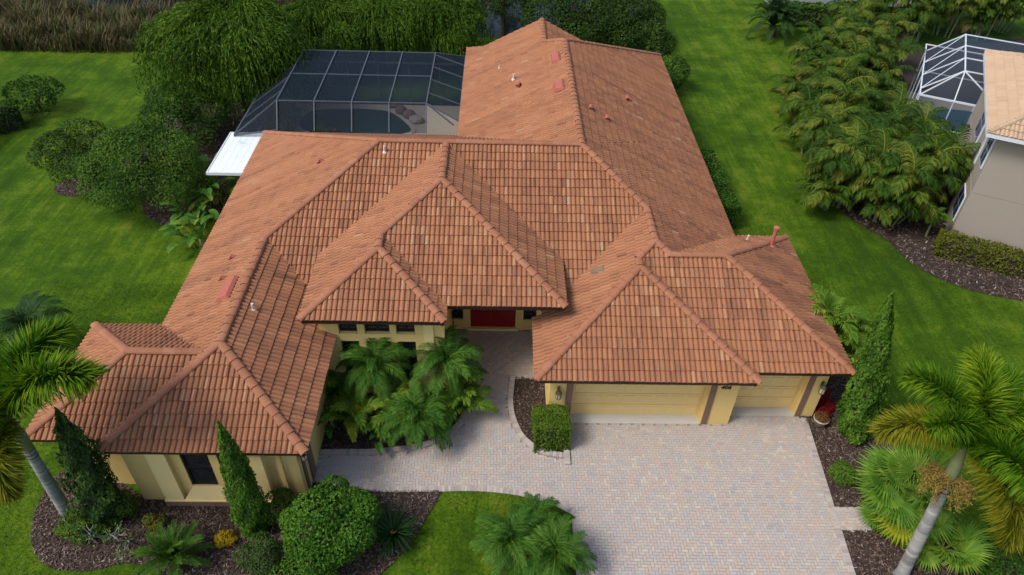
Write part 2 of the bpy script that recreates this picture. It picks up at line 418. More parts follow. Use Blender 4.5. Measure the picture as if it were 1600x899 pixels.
def course(line, w, l, z0, z1, parent, name, side=0.0):
    """a soldier course of single bricks laid along a line"""
    line = np.asarray(line, float)[:, :2]
    seg = np.linalg.norm(np.diff(line, axis=0), axis=1); s = np.concatenate([[0], np.cumsum(seg)])
    n = max(2, int(s[-1] / l)); mb = MB()
    ds = s[-1] / n
    for k in range(n):
        a = np.array([np.interp((k + .03) * ds, s, line[:, i]) for i in (0, 1)]); b = np.array([np.interp((k + .97) * ds, s, line[:, i]) for i in (0, 1)])
        d = b - a; d /= np.linalg.norm(d); nn = np.array([-d[1], d[0]])
        a2 = a + nn * side; b2 = b + nn * side; zz = z1 + rng.uniform(-.004, .004)
        q = [a2 - nn * w / 2, b2 - nn * w / 2, b2 + nn * w / 2, a2 + nn * w / 2]
        v = [(*p, z0) for p in q] + [(*p, zz) for p in q]
        mb.add(v, [[4, 5, 6, 7], [0, 1, 5, 4], [1, 2, 6, 5], [2, 3, 7, 6], [3, 0, 4, 7]], rng.uniform(0, 1))
    return mb.build(name, 'border', parent, 'stuff')
DW = bpy.data.objects['driveway']; WK = bpy.data.objects['walkway']
course([(11.33, 16.95), (11.30, 16.42), (11.12, 14.0), (10.88, 10.8), (10.70, 7.5)], .2, .105, .008, .044, DW, 'border_course', .0)
course([(2.62, 12.7), (2.62, 7.5)], .2, .105, .008, .044, DW, 'border_course')
course(walk_low, .2, .105, .01, .043, WK, 'border_course')
course(PX([(690, 765), (595, 766), (489, 751)]), .2, .105, .01, .043, WK, 'border_course')
course([(-1.9, 18.78), (1.86, 18.78)], .2, .105, .012, .045, WK, 'border_course')
course([(-5.9, 14.5), (-5.9, 15.1)], .12, .105, .012, .045, WK, 'border_course')
course(bedB_edge, .2, .11, .01, .115, WK, 'bed_kerb', .1)
course(bedC_edge, .2, .11, .01, .115, WK, 'bed_kerb', .1)
course([(2.52, 14.75), (2.52, 16.5)], .2, .11, .01, .115, DW, 'bed_kerb')

course([tuple(p[:2]) for p in PX([(1303, 797), (1354, 797)])], .12, .2, .03, .06, bpy.data.objects['side_path'], 'border_course')
course([tuple(p[:2]) for p in PX([(1312, 827), (1361, 828)])], .12, .2, .03, .06, bpy.data.objects['side_path'], 'border_course')
# ---- planting beds with mulch chips
beds = {}
drive_ex = [(2.4, 7.5), (10.84, 7.5), (11.02, 10.8), (11.26, 14.0), (11.43, 16.5), (11.22, 17.03), (2.62, 16.6), (2.62, 14.9), (2.4, 12.7)]
beds['front'] = [tuple(p[:2]) for p in PX([(226, 781), (262, 786), (420, 786), (486, 753), (595, 769), (690, 768)])] + \
    [tuple(p[:2]) for p in smooth_line(PX([(692, 768), (672, 800), (645, 845), (602, 892), (555, 935)]), 4)] + \
    [tuple(p[:2]) for p in smooth_line(PX([(330, 935), (215, 882), (140, 893), (75, 886), (50, 850), (55, 800), (80, 755), (112, 722)]), 4)] + \
    [tuple(p[:2]) for p in PX([(165, 735)])]
beds['dining'] = [tuple(p[:2] + (0, .1)) for p in bedB_edge] + [(-1.93, 18.7), (-1.93, 17.86), (-5.94, 17.86)]
beds['garage'] = [tuple(p[:2]) for p in bedC_edge] + [(2.5, 16.55), (1.9, 16.62), (1.9, 18.7)]
beds['drive_side'] = [(11.1, 17.0), (11.1, 16.4), (10.95, 14.0), (10.7, 10.8), (10.5, 7.5), (13.8, 7.5), (15.0, 11.5), (14.2, 14.0), (14.1, 16.5), (13.6, 19.0), (12.6, 21.0), (11.7, 21.0), (11.7, 17.0)]
beds['areca'] = [tuple(p[:2]) for p in smooth_line(PX([(1600, 472), (1520, 455), (1450, 428), (1408, 398), (1382, 374), (1340, 350), (1302, 318), (1280, 280), (1266, 230), (1258, 150), (1275, 85)]), 4)] + [(27, 52), (45, 56), (45, 50), (30, 40), (21.9, 28.1), (27, 25)]
beds['back_left'] = [tuple(p[:2]) for p in smooth_line(PX([(225, 335), (255, 352), (300, 356), (330, 330)]), 4)] + [(-12.0, 28), (-12.0, 32), (-13.4, 33), (-14.2, 41), (-20, 41.5), (-19.5, 34)]
ring = PX([(120, 293)])[0]
beds['tree_ring'] = [(ring[0] + 1.1 * math.cos(a), ring[1] + .85 * math.sin(a)) for a in np.linspace(0, 6.28, 20)[:-1]]
chip_mb = MB()
def scatter(poly, dens):
    P = np.asarray(poly); a, b = P.min(0), P.max(0)
    n = int((b - a).prod() * dens); Q = rng.uniform(a, b, (n, 2)); return Q[inpoly(Q, P)]
for i, (k, poly) in enumerate(beds.items()):
    sheet('planting_bed', poly, .022 + .001 * i, 'mulch')
    far = k in ('areca', 'back_left')
    Q = scatter(poly, 120 if far else 520)
    if k == 'areca': Q = Q[Q[:, 1] < 33]
    Q = Q[~inpoly(Q, stub) & ~inpoly(Q, drive_ex)]
    n = len(Q)
    C = np.concatenate([Q, rng.uniform(.03, .075, (n, 1))], 1)
    nn = norm(np.stack([rng.normal(0, .35, n), rng.normal(0, .35, n), np.ones(n)], 1))
    a = rng.uniform(0, 6.283, n); t = norm(np.cross(nn, np.stack([np.cos(a), np.sin(a), np.zeros(n)], 1))); bb = np.cross(nn, t)
    l = rng.uniform(.02, .062, n)[:, None] * (1.6 if far else 1); w = rng.uniform(.008, .02, n)[:, None] * (1.6 if far else 1)
    chip_mb.quads(np.stack([C - t * l - bb * w, C + t * l - bb * w * .7, C + t * l + bb * w, C - t * l + bb * w * .7], 1), rng.beta(1.2, 1.6, n))
chip_mb.build('mulch_chips', 'chip', None, 'stuff')

# ================================================================== the house
SL = .508
Z0, Z1 = 2.97, 4.17
OV = .5
HX, HY = 0.0, 17.0
house = thing('house', 'sprawling one storey yellow stucco house with orange clay tile hip roofs', 'house', (HX, HY, 0))
class Blk:
    def __init__(s, L, Rr, F, B, gable=None): s.side = dict(L=L, R=Rr, F=F, B=B); s.gable = gable
    def zs(s, k, x, y):
        pos, z, sl = s.side[k]
        d = {'L': x - pos, 'R': pos - x, 'F': y - pos, 'B': pos - y}[k]
        return z + sl * d
    def inside(s, x, y, m=0.0):
        return (x >= s.side['L'][0] + m) & (x <= s.side['R'][0] - m) & (y >= s.side['F'][0] + m) & (y <= s.side['B'][0] - m)
    def h(s, x, y):
        return np.min([s.zs(k, x, y) for k in 'LRFB' if k != s.gable], axis=0)
RS = .533
S_ = lambda p, z=Z0, sl=SL: (p, z, sl)
XR = S_(9.77, Z0, RS); XM = S_(-11.465); XE = S_(-6.42, Z1); XG = S_(1.36); YG = S_(16.415); XW = S_(-1.86, 3.80)
B_w1 = Blk(XM, S_(-5.53), S_(12.968), S_(25.5))
B_bump = Blk(S_(-13.80), S_(-8.6), S_(13.375), S_(18.197), 'R')
B_main = Blk(XM, XR, S_(18.454), S_(32.05))
B_rw = Blk(XW, XR, S_(25.2), S_(42.75), 'F')
B_rw2 = Blk(XW, S_(8.15), S_(26.0), S_(40.15), 'B')
B_ent = Blk(XE, S_(2.35, Z1), S_(18.185, Z1), S_(29.6, Z1))
B_din = Blk(XE, S_(-1.70, Z1), S_(17.37, Z1), S_(25.6, Z1))
B_dg = Blk(XG, S_(8.68), S_(15.945), S_(23.85))
B_g = Blk(XG, XR, YG, S_(27.6))
B_sg = Blk(S_(2.6), S_(11.97), YG, S_(24.0))
BL = [B_w1, B_bump, B_main, B_rw, B_rw2, B_ent, B_din, B_dg, B_g, B_sg]
def env(x, y):
    e = np.full(np.shape(x), -9.0)
    for b in BL:
        hi = b.side['F'][1] > 4
        e = np.maximum(e, np.where(b.inside(x, y, .45 if hi else 0.0), b.h(x, y), -9))
    return e
groups = {}
for b in BL:
    for k in 'LRFB':
        if k == b.gable: continue
        groups.setdefault((k, b.side[k]), []).append(b)
for key in (('L', B_sg.side['L']), ('F', B_rw2.side['F']), ('B', B_w1.side['B']), ('B', B_ent.side['B']), ('B', B_din.side['B']), ('B', B_dg.side['B']), ('B', B_g.side['B'])):
    groups.pop(key)
AX = dict(F=((1, 0), (0, 1)), R=((0, 1), (-1, 0)), L=((0, -1), (1, 0)), B=((-1, 0), (0, -1)))

TW, TE, TLEN = .34, .38, .43       # tile width, exposed length, full length
PROF = []                             # cross-section of one tile: two low barrels
for bar_ in (0, 1):
    for a in (0, .2, .5, .8):
        PROF.append(((bar_ + a) * .5, [0, .046, .062, .046][[0, .2, .5, .8].index(a)]))
PROF.append((1.0, 0.0))
PU = np.array([p[0] for p in PROF]); PH = np.array([p[1] for p in PROF])
def tile_tints(n, pp=.05):
    """four half barrels, each burnt a little differently; barrel shading painted in darkens every other half"""
    base = rng.normal(.5, .025, (n, 1)); br = base + rng.normal(0, .05, (n, 4)) + np.array([-.03, .03, -.03, .03])
    pale = rng.random((n, 4)) < pp; br = np.where(pale, rng.uniform(.72, .88, (n, 4)), br)
    dark = rng.random((n, 4)) < .012 + pp * .45; br = np.where(dark, rng.uniform(.26, .38, (n, 4)), br)
    return np.clip(br, 0, 1)
def tile_verts_local():
    """(top strips, butt strips) as quads in local u, v(up slope), n"""
    top = []; butt = []
    for i in range(len(PU) - 1):
        u0, u1, h0, h1 = PU[i] * TW, PU[i + 1] * TW, PH[i], PH[i + 1]
        lift = .052
        top.append([(u0, 0, h0 + lift), (u1, 0, h1 + lift), (u1, TLEN, h1 + .008), (u0, TLEN, h0 + .008)])
        butt.append([(u0, .0, h0 + .0), (u1, .0, h1 + .0), (u1, 0, h1 + lift), (u0, 0, h0 + lift)])
    return np.array(top), np.array(butt)
TT, TB = tile_verts_local()
BAR = (np.arange(8) // 2)
PAN = np.array([-.09, 0, .02, -.07, -.09, 0, .02, -.07])     # groove shade painted into the tint of the pans between the barrels
tile_protos = []
for i in range(28):
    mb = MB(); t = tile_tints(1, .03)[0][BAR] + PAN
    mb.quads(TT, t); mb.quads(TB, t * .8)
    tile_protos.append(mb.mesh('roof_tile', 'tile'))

roof_deck = MB(); roof_field = MB(); singles = []
def gmargin(k, blocks, x, y):
    g = np.full(np.shape(x), -9.0)
    for b in blocks:
        own = b.zs(k, x, y); m = np.min([b.zs(o, x, y) for o in 'LRFB' if o not in (k, b.gable)], axis=0) - own
        if b.gable: m = np.minimum(m, {'B': b.side['B'][0] - y, 'F': y - b.side['F'][0], 'R': b.side['R'][0] - x}[b.gable])
        m = np.where(own >= b.side[k][1] - .1, m, -9)
        g = np.maximum(g, m)
    return g
def clip_poly(P, g):
    out_ = []; n = len(P)
    for i in range(n):
        a, b = P[i], P[(i + 1) % n]; ga, gb = g[i], g[(i + 1) % n]
        if ga >= 0: out_.append(a)
        if (ga >= 0) != (gb >= 0): out_.append(a + (b - a) * (ga / (ga - gb)))
    return out_
polys_extra = []
def plane_frame(k, side):
    eu, ei = AX[k]; pos, z, sl = side; th = math.atan(sl)
    eu3 = np.array([*eu, 0.]); es = np.array([ei[0] * math.cos(th), ei[1] * math.cos(th), math.sin(th)]); nn = np.cross(eu3, es)
    org = np.array([pos, 0, z]) if k in 'LR' else np.array([0, pos, z])
    return eu3, es, nn, org
for (k, side), blocks in groups.items():
    eu3, es, nn, org = plane_frame(k, side)
    umin = 1e9; umax = -1e9; depth = 0
    for b in blocks:
        lo, hi = (b.side['F'][0], b.side['B'][0]) if k in 'LR' else (b.side['L'][0], b.side['R'][0])
        sgn = eu3[1] if k in 'LR' else eu3[0]
        a, c = sorted((lo * sgn, hi * sgn)); umin = min(umin, a); umax = max(umax, c)
        w = (b.side['R'][0] - b.side['L'][0]) if k in 'LR' else (b.side['B'][0] - b.side['F'][0])
        depth = max(depth, w)
    nu = int((umax - umin) / TW) + 2; nv = int(min(depth, 8.0) / TE) + 2
    streak = np.cumsum(rng.normal(0, .014, (nv, nu)), axis=0)[::-1] + rng.normal(0, .012, (1, nu)); streak -= streak.mean()
    for r in range(nv):
        for c in range(nu):
            o = org + eu3 * (umin + (c - .5) * TW) + es * (r * TE - .04)
            cx = np.array([0, TW, TW, 0, TW / 2]); cv = np.array([0, 0, TLEN, TLEN, TLEN / 2])
            P = o + cx[:, None] * eu3 + cv[:, None] * es
            Pm = P.copy()
            g = gmargin(k, blocks, Pm[:, 0], Pm[:, 1])
            if g.max() < 0: continue
            e = env(Pm[:, 0], Pm[:, 1])
            if (Pm[:, 2] < e - .16).all(): continue
            cxm, cym = Pm[4, 0], Pm[4, 1]
            if k == 'F' and blocks == [B_main] and cym < 19.6 and -1.75 < cxm < 2.3: continue
            if k == 'F' and blocks == [B_main] and cym < 18.9: continue
            if (g >= 0).all(): 
                singles.append((o, k, side, eu3, es, nn, P[4], streak[r, c])); continue
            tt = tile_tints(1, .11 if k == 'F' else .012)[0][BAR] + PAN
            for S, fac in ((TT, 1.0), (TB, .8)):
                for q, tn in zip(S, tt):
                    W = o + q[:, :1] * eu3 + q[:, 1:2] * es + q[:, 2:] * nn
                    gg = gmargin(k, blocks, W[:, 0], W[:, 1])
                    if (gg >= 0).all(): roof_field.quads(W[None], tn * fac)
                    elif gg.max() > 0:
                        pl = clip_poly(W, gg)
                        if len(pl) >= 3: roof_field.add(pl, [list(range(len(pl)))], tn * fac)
    # underlay
    du = .2
    uu, vv = np.meshgrid(np.arange(umin, umax + du, du), np.arange(.06, min(depth, 8.0), du), indexing='ij')
    O = org + uu.ravel()[:, None] * eu3 + vv.ravel()[:, None] * es
    Cc = O + du / 2 * eu3 + du / 2 * es
    keep = (gmargin(k, blocks, Cc[:, 0], Cc[:, 1]) > -.02) & (Cc[:, 2] > env(Cc[:, 0], Cc[:, 1]) - .35)
    if k == 'F' and blocks == [B_main]: keep &= ~((Cc[:, 1] < 19.8) & (Cc[:, 0] > -1.8) & (Cc[:, 0] < 2.35)) & (Cc[:, 1] > 18.7)
    O = O[keep] - nn * .03
    roof_deck.quads(np.stack([O, O + du * eu3, O + du * eu3 + du * es, O + du * es], 1))
roof = roof_deck.build('roof', 'deck', house)
# tiles that show largest become objects of their own
def pixsize(p):
    d = p - CAMP; z = d @ fwd; px = 800 + F_PX * (d @ rt) / z; py = 449.5 - F_PX * (d @ up) / z
    return z if (5 < px < 1595 and 5 < py < 895) else 1e9
order = sorted(range(len(singles)), key=lambda i: pixsize(singles[i][6]) * (1.0 if singles[i][1] == 'F' else 1.25))
sep = set(order[:290])
bulk = [i for i in range(len(singles)) if i not in sep]
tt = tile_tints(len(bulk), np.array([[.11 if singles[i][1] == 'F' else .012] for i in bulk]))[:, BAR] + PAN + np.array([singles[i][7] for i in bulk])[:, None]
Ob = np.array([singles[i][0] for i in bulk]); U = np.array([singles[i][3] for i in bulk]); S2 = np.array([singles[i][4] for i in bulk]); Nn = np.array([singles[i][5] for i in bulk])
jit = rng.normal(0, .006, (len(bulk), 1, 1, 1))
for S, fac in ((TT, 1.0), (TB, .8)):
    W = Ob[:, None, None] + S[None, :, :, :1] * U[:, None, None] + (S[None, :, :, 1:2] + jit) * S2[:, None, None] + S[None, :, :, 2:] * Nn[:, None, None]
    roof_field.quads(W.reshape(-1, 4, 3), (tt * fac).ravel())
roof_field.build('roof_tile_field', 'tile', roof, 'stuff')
for i in sep:
    o, k, side, eu3, es, nn, c, _st = singles[i]
    M = Matrix([[eu3[0], es[0], nn[0], o[0]], [eu3[1], es[1], nn[1], o[1]], [eu3[2], es[2], nn[2], o[2]], [0, 0, 0, 1]])
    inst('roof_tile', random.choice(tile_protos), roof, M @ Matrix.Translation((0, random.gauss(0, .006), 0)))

# ridge and hip caps
def cap_proto():
    mb = MB(); L_ = .44; n = 8
    a = np.linspace(-.12 * np.pi, 1.12 * np.pi, n)
    r0, r1 = .150, .128
    A = np.stack([np.cos(a) * r0, np.zeros(n), np.sin(a) * r0 * .58 + .024], 1)
    Bq = np.stack([np.cos(a) * r1, np.full(n, L_), np.sin(a) * r1 * .58 + .004], 1)
    Ai = np.stack([np.cos(a) * (r0 - .02), np.zeros(n), np.sin(a) * (r0 - .02) * .58 + .024], 1)
    mb.quads([[A[i + 1], A[i], Bq[i], Bq[i + 1]] for i in range(n - 1)], .5)
    mb.quads([[A[i], A[i + 1], Ai[i + 1], Ai[i]] for i in range(n - 1)], .3)
    return mb.mesh('ridge_cap', 'cap', True)
capme = cap_proto()
rz_ = Z0 + SL * 2.9675
hips = [
 ((-11.465, 12.968, Z0), (-8.4975, 15.9355, rz_)), ((-5.53, 12.968, Z0), (-8.4975, 15.9355, rz_)), ((-8.4975, 15.9355, rz_), (-8.4975, 21.42, rz_)),
 ((-8.4975, 21.42, rz_), (-4.667, 25.252, 6.423)), ((-11.465, 32.05, Z0), (-4.667, 25.252, 6.423)), ((-4.667, 25.252, 6.423), (3.30, 25.252, 6.423)),
 ((5.666, 22.76, 5.157), (3.30, 25.252, 6.423)), ((3.30, 25.252, 6.423), (3.30, 35.95, 6.423)), ((9.77, 42.75, Z0), (3.30, 35.95, 6.423)),
 ((2.33, 36.92, 5.93), (3.30, 35.95, 6.423)), ((2.33, 36.92, 5.93), (2.33, 40.15, 5.93)),
 ((1.36, 15.945, Z0), (5.02, 19.605, 4.83)), ((8.68, 15.945, Z0), (5.02, 19.605, 4.83)), ((5.02, 19.605, 4.83), (5.02, 20.075, 4.83)), ((5.02, 20.075, 4.83), (5.666, 20.72, 5.157)),
 ((5.666, 20.72, 5.157), (5.666, 22.76, 5.157)), ((6.155, 20.21, 4.897), (5.666, 20.72, 5.157)), ((6.155, 20.21, 4.897), (8.18, 20.21, 4.897)),
 ((11.97, 16.415, Z0), (8.18, 20.21, 4.897)), ((11.97, 24.0, Z0), (8.18, 20.21, 4.897)),
 ((-13.80, 13.375, Z0), (-11.39, 15.786, 4.195)), ((-13.80, 18.197, Z0), (-11.39, 15.786, 4.195)), ((-11.39, 15.786, 4.195), (-9.05, 15.786, 4.195)),
 ((-2.035, 22.57, 6.398), (-2.035, 25.15, 6.398)), ((2.35, 18.185, Z1), (-2.035, 22.57, 6.398)), ((-4.06, 20.545, 5.369), (-2.035, 22.57, 6.398)),
 ((-4.06, 19.73, 5.369), (-4.06, 20.545, 5.369)), ((-6.42, 17.37, Z1), (-4.06, 19.73, 5.369)), ((-1.70, 17.37, Z1), (-4.06, 19.73, 5.369)),
]
mort = MB(); allcaps = []
for a, b in hips:
    a = np.array(a); b = np.array(b); d = b - a; L_ = np.linalg.norm(d); d /= L_
    u = np.cross(d, [0, 0, 1.]); u /= np.linalg.norm(u); n = np.cross(u, d)
    k = max(1, round(L_ / .38)); st = L_ / k
    for i in range(k):
        p = a + d * (i * st - .03) + n * .048
        allcaps.append(Matrix([[u[0], d[0], n[0], p[0]], [u[1], d[1], n[1], p[1]], [u[2], d[2], n[2], p[2]], [0, 0, 0, 1]]))
    q = [a - u * .11, a + u * .11, b + u * .11, b - u * .11]; tp = [a - u * .06 + n * .09, a + u * .06 + n * .09, b + u * .06 + n * .09, b - u * .06 + n * .09]
    mort.add(q + tp, [[4, 5, 6, 7], [0, 1, 5, 4], [1, 2, 6, 5], [3, 0, 4, 7]], .5)
mort.build('ridge_mortar', 'mortar', roof)
allcaps.sort(key=lambda M: (M.translation - Vector(CAMP)).length)
for M in allcaps[:300]: inst('ridge_cap', capme, roof, M @ Matrix.Rotation(random.gauss(0, .02), 4, 'Z'))
rest = MB()
pv = np.array([v.co[:] for v in capme.vertices]); pf = np.array([p.vertices[:] for p in capme.polygons])
for M in allcaps[300:]:
    Mn = np.array(M); rest.add(pv @ Mn[:3, :3].T + Mn[:3, 3], pf, random.uniform(.3, .7))
if rest.n: rest.build('ridge_cap_far', 'cap', roof, 'stuff')

# fascia boards with a small gutter lip
def fascia(a, b, z, out_):
    """eave edge a->b, out_ = outward normal; board set back 3 cm"""
    a = np.array([*a, z]); b = np.array([*b, z]); o = np.array([*out_, 0.])
    mb = MB(); mb.bar(a - o * .07 - [0, 0, .105], b - o * .07 - [0, 0, .105], .05, .20)
    mb.bar(a - o * .02 - [0, 0, .03], b - o * .02 - [0, 0, .03], .05, .05)
    mb.build('fascia', 'fascia', house)
for a, b, z, o in [((-11.4, 12.968), (-5.53, 12.968), Z0, (0, -1)), ((-5.53, 12.968), (-5.53, 17.8), Z0, (1, 0)), ((-13.8, 13.375), (-11.45, 13.375), Z0, (0, -1)),
   ((-13.8, 13.375), (-13.8, 18.197), Z0, (-1, 0)), ((-13.8, 18.197), (-11.5, 18.197), Z0, (0, 1)), ((-11.465, 18.25), (-11.465, 32.05), Z0, (-1, 0)), ((-11.465, 32.05), (-2, 32.05), Z0, (0, 1)),
   ((-1.86, 29.6), (-1.86, 40.15), 3.8, (-1, 0)), ((9.77, 24.1), (9.77, 42.75), Z0, (1, 0)), ((9.77, 42.75), (8.2, 42.75), Z0, (0, 1)),
   ((-1.70, 18.185), (2.35, 18.185), Z1, (0, -1)), ((2.35, 18.185), (2.35, 20.75), Z1, (1, 0)), ((-6.42, 17.37), (-1.70, 17.37), Z1, (0, -1)), ((-1.70, 17.37), (-1.70, 18.15), Z1, (1, 0)),
   ((-6.42, 17.37), (-6.42, 19.3), Z1, (-1, 0)), ((1.36, 15.945), (8.68, 15.945), Z0, (0, -1)), ((1.36, 15.945), (1.36, 20.6), Z0, (-1, 0)), ((8.68, 15.945), (8.68, 16.4), Z0, (1, 0)),
   ((8.72, 16.415), (11.97, 16.415), Z0, (0, -1)), ((11.97, 16.415), (11.97, 24), Z0, (1, 0)), ((11.97, 24), (10, 24), Z0, (0, 1))]:
    fascia(a, b, z, o)
# gable rake boards at the back
gb = MB()
for xa, za in ((-1.86, 3.8), (6.7, 3.7)):
    gb.bar((xa, 40.12, za - .1), (2.33, 40.12, 5.83), .05, .2)
gb.build('rake_board', 'fascia', house)

# ---- walls
def wall_y(name, m, x0, x1, y, z0, z1, holes=(), t=.2, parent=house):
    """wall facing the street at plane y with rectangular holes (hx0,hx1,hz0,hz1)"""
    xs = sorted({x0, x1, *[h[0] for h in holes], *[h[1] for h in holes]}); zs = sorted({z0, z1, *[h[2] for h in holes], *[h[3] for h in holes]})
    mb = MB()
    for i in range(len(xs) - 1):
        for j in range(len(zs) - 1):
            cx, cz = (xs[i] + xs[i + 1]) / 2, (zs[j] + zs[j + 1]) / 2
            if any(h[0] < cx < h[1] and h[2] < cz < h[3] for h in holes): continue
            mb.box(xs[i], xs[i + 1], y, y + t, zs[j], zs[j + 1])
    return mb.build(name, m, parent)
def box(name, m, *a, parent=house, kind=None):
    mb = MB(); mb.box(*a); return mb.build(name, m, parent, kind)
def window_y(x0, x1, z0, z1, y, rail=True, parent=house, fm='bronze', gm='glass', fr=.06, mull=False):
    f = MB()
    f.box(x0, x0 + fr, y, y + .08, z0, z1); f.box(x1 - fr, x1, y, y + .08, z0, z1)
    f.box(x0 + fr, x1 - fr, y, y + .08, z1 - fr, z1); f.box(x0 + fr, x1 - fr, y, y + .08, z0, z0 + fr)
    if rail: f.box(x0 + fr, x1 - fr, y - .01, y + .07, (z0 + z1) / 2 - .025, (z0 + z1) / 2 + .025)
    if mull: f.box((x0 + x1) / 2 - .02, (x0 + x1) / 2 + .02, y + .002, y + .072, z0 + fr, z1 - fr)
    w = f.build('window', fm, parent)
    box('pane', gm, x0 + fr - .005, x1 - fr + .005, y + .045, y + .055, z0 + fr - .005, z1 - fr + .005, parent=w)
    return w
# left wing: front wall and the proud window bay
WZ = Z0 - .04
wall_y('wall', 'wall', -11.18, -5.95, 13.30, 0, WZ, [(-10.1, -7.1, .3, 2.75)])
bay = wall_y('window_bay', 'wallpale', -10.33, -6.93, 13.10, .0, 2.78, [(-9.75, -7.30, .30, 2.78)], .2)
wall_y('bay_panel', 'wall', -9.76, -7.29, 13.26, .28, 2.78, [(-9.42, -8.58, .86, 2.66), (-8.32, -7.48, .86, 2.66)], .2)
sill = MB(); sill.add([(-9.75, 13.1, .30), (-7.3, 13.1, .30), (-7.5, 13.26, .84), (-9.4, 13.26, .84)], [[0, 1, 2, 3]]); sill.build('bay_slope', 'wallpale', house)
box('base_band', 'trim', -10.36, -6.90, 13.05, 13.12, 0, .26)
box('base_ledge', 'wallpale', -10.37, -6.89, 13.06, 13.14, .262, .30)
for x in (-9.42, -8.32): window_y(x, x + .84, .86, 2.66, 13.30)
box('pilaster', 'wall', -6.55, -6.42, 13.22, 13.32, 0, 2.78)
# right wall of the left wing
box('wall', 'wall', -6.15, -5.95, 13.50, 17.9, 0, WZ)
box('corner_trim', 'trim', -5.97, -5.90, 14.05, 14.45, 0, 2.76)
box('corner_trim', 'trim', -5.97, -5.90, 13.55, 13.72, 0, 2.76)
# bump-out, left side and back walls
box('wall', 'wall', -13.3, -11.18, 13.88, 14.08, 0, WZ); box('wall', 'wall', -13.3, -13.1, 14.08, 17.7, 0, WZ)
box('wall', 'wall', -13.3, -10.96, 17.7, 17.9, 0, WZ); box('wall', 'wall', -10.98, -10.78, 17.9, 31.4, 0, WZ)
box('wall', 'wall', -10.98, -1.4, 31.4, 31.6, 0, WZ); box('wall', 'wall', -1.4, -1.2, 31.4, 39.6, 0, 3.75)
box('wall', 'wall', -1.4, 5.5, 39.6, 39.8, 0, 3.6); box('wall', 'wall', 5.5, 9.27, 42.0, 42.2, 0, WZ); box('wall', 'wall', 9.07, 9.27, 23.5, 42.0, 0, WZ)
gw = MB(); gw.add([(-1.4, 39.9, 3.6), (6.4, 39.9, 3.6), (2.33, 39.9, 5.75)], [[0, 1, 2]]); gw.build('gable_wall', 'wall', house)
# dining room
DX = [(-5.36, -4.72), (-4.48, -3.62), (-3.40, -2.76)]
wall_y('wall', 'wall', -6.0, -1.75, 17.85, 0, 4.0, [(a, b, .55, 2.76) for a, b in DX] + [(a, b, 3.10, 3.72) for a, b in DX], .25)
box('pilaster', 'wallpale', -2.46, -2.12, 17.79, 17.86, 0, 3.95)
for a, b in DX:
    window_y(a, b, .55, 2.76, 18.0); window_y(a, b, 3.10, 3.72, 18.0, rail=False, mull=True)
cur = MB()
for a, b in ((-5.28, -5.1), (-4.98, -4.8), (-3.3, -3.1), (-3.02, -2.84)):
    for i in range(6): cur.box(a + i * .03, a + i * .03 + .018, 18.2 + .02 * (i % 2), 18.21 + .02 * (i % 2), 3.05, 3.7)
cur.build('curtain', mat('curtain_cloth', [(0, (.2, .21, .22))], .9), house)
box('wall', 'wall', -1.95, -1.75, 18.1, 21.4, 0, 4.0); box('wall', 'wall', -6.0, -5.8, 18.1, 22, 0, 4.0)
box('room_floor', 'deck', -5.8, -1.95, 18.1, 21.6, .3, .34)
# entry porch wall with the red double door
wall_y('wall', 'wall', -1.75, 1.72, 21.40, 0, 4.1, [(-1.02, .81, .12, 2.6), (-1.72, -1.31, .56, 2.3), (1.12, 1.58, .56, 2.3)], .2)
window_y(-1.72, -1.31, .56, 2.3, 21.47, rail=False); window_y(1.12, 1.58, .56, 2.3, 21.47, rail=False)
for s, x0, x1 in ((-1, -1.02, -.105), (1, -.105, .81)):
    d = MB(); d.box(x0 + .006, x1 - .006, 21.46, 21.52, .12, 2.6)
    for z0_, z1_ in ((.25, .95), (1.12, 2.4)):
        for xa, xb in ((x0 + .12, (x0 + x1) / 2 - .04), ((x0 + x1) / 2 + .04, x1 - .12)):
            d.box(xa, xb, 21.445, 21.47, z0_, z1_)
    dd = d.build('front_door', 'reddoor', house)
    h = MB(); hx = -.105 + s * .07
    for z in (.98, 1.08, 1.18): h.box(hx - .022, hx + .022, 21.40, 21.45, z, z + .04)
    h.build('door_handle', 'brass', dd)
box('threshold', 'wallpale', -1.15, .94, 21.30, 21.40, .0, .125)
box('porch_pier', 'wallpale', 1.60, 2.06, 20.45, 20.65, 0, 4.05); box('wall', 'wall', 1.72, 2.06, 20.65, 21.6, 0, 4.05)
# iron scrolls on the porch walls
for c in ((-1.72, 20.9, 1.35), (2.12, 20.2, 3.55)):
    sc = MB()
    for r, dz in ((.20, 0), (.13, .05), (.07, .1)):
        a = np.linspace(0, 6.283, 14); sc.tube(np.stack([np.full(14, c[0] + .05) + .04 * np.sin(a), c[1] + r * np.cos(a), c[2] + dz + r * 1.2 * np.sin(a)], 1), .016, 5)
    sc.tube([(c[0] + .05, c[1], c[2] - .6), (c[0] + .05, c[1], c[2] + .35)], .018, 5)
    sc.build('iron_scroll', 'iron', house)
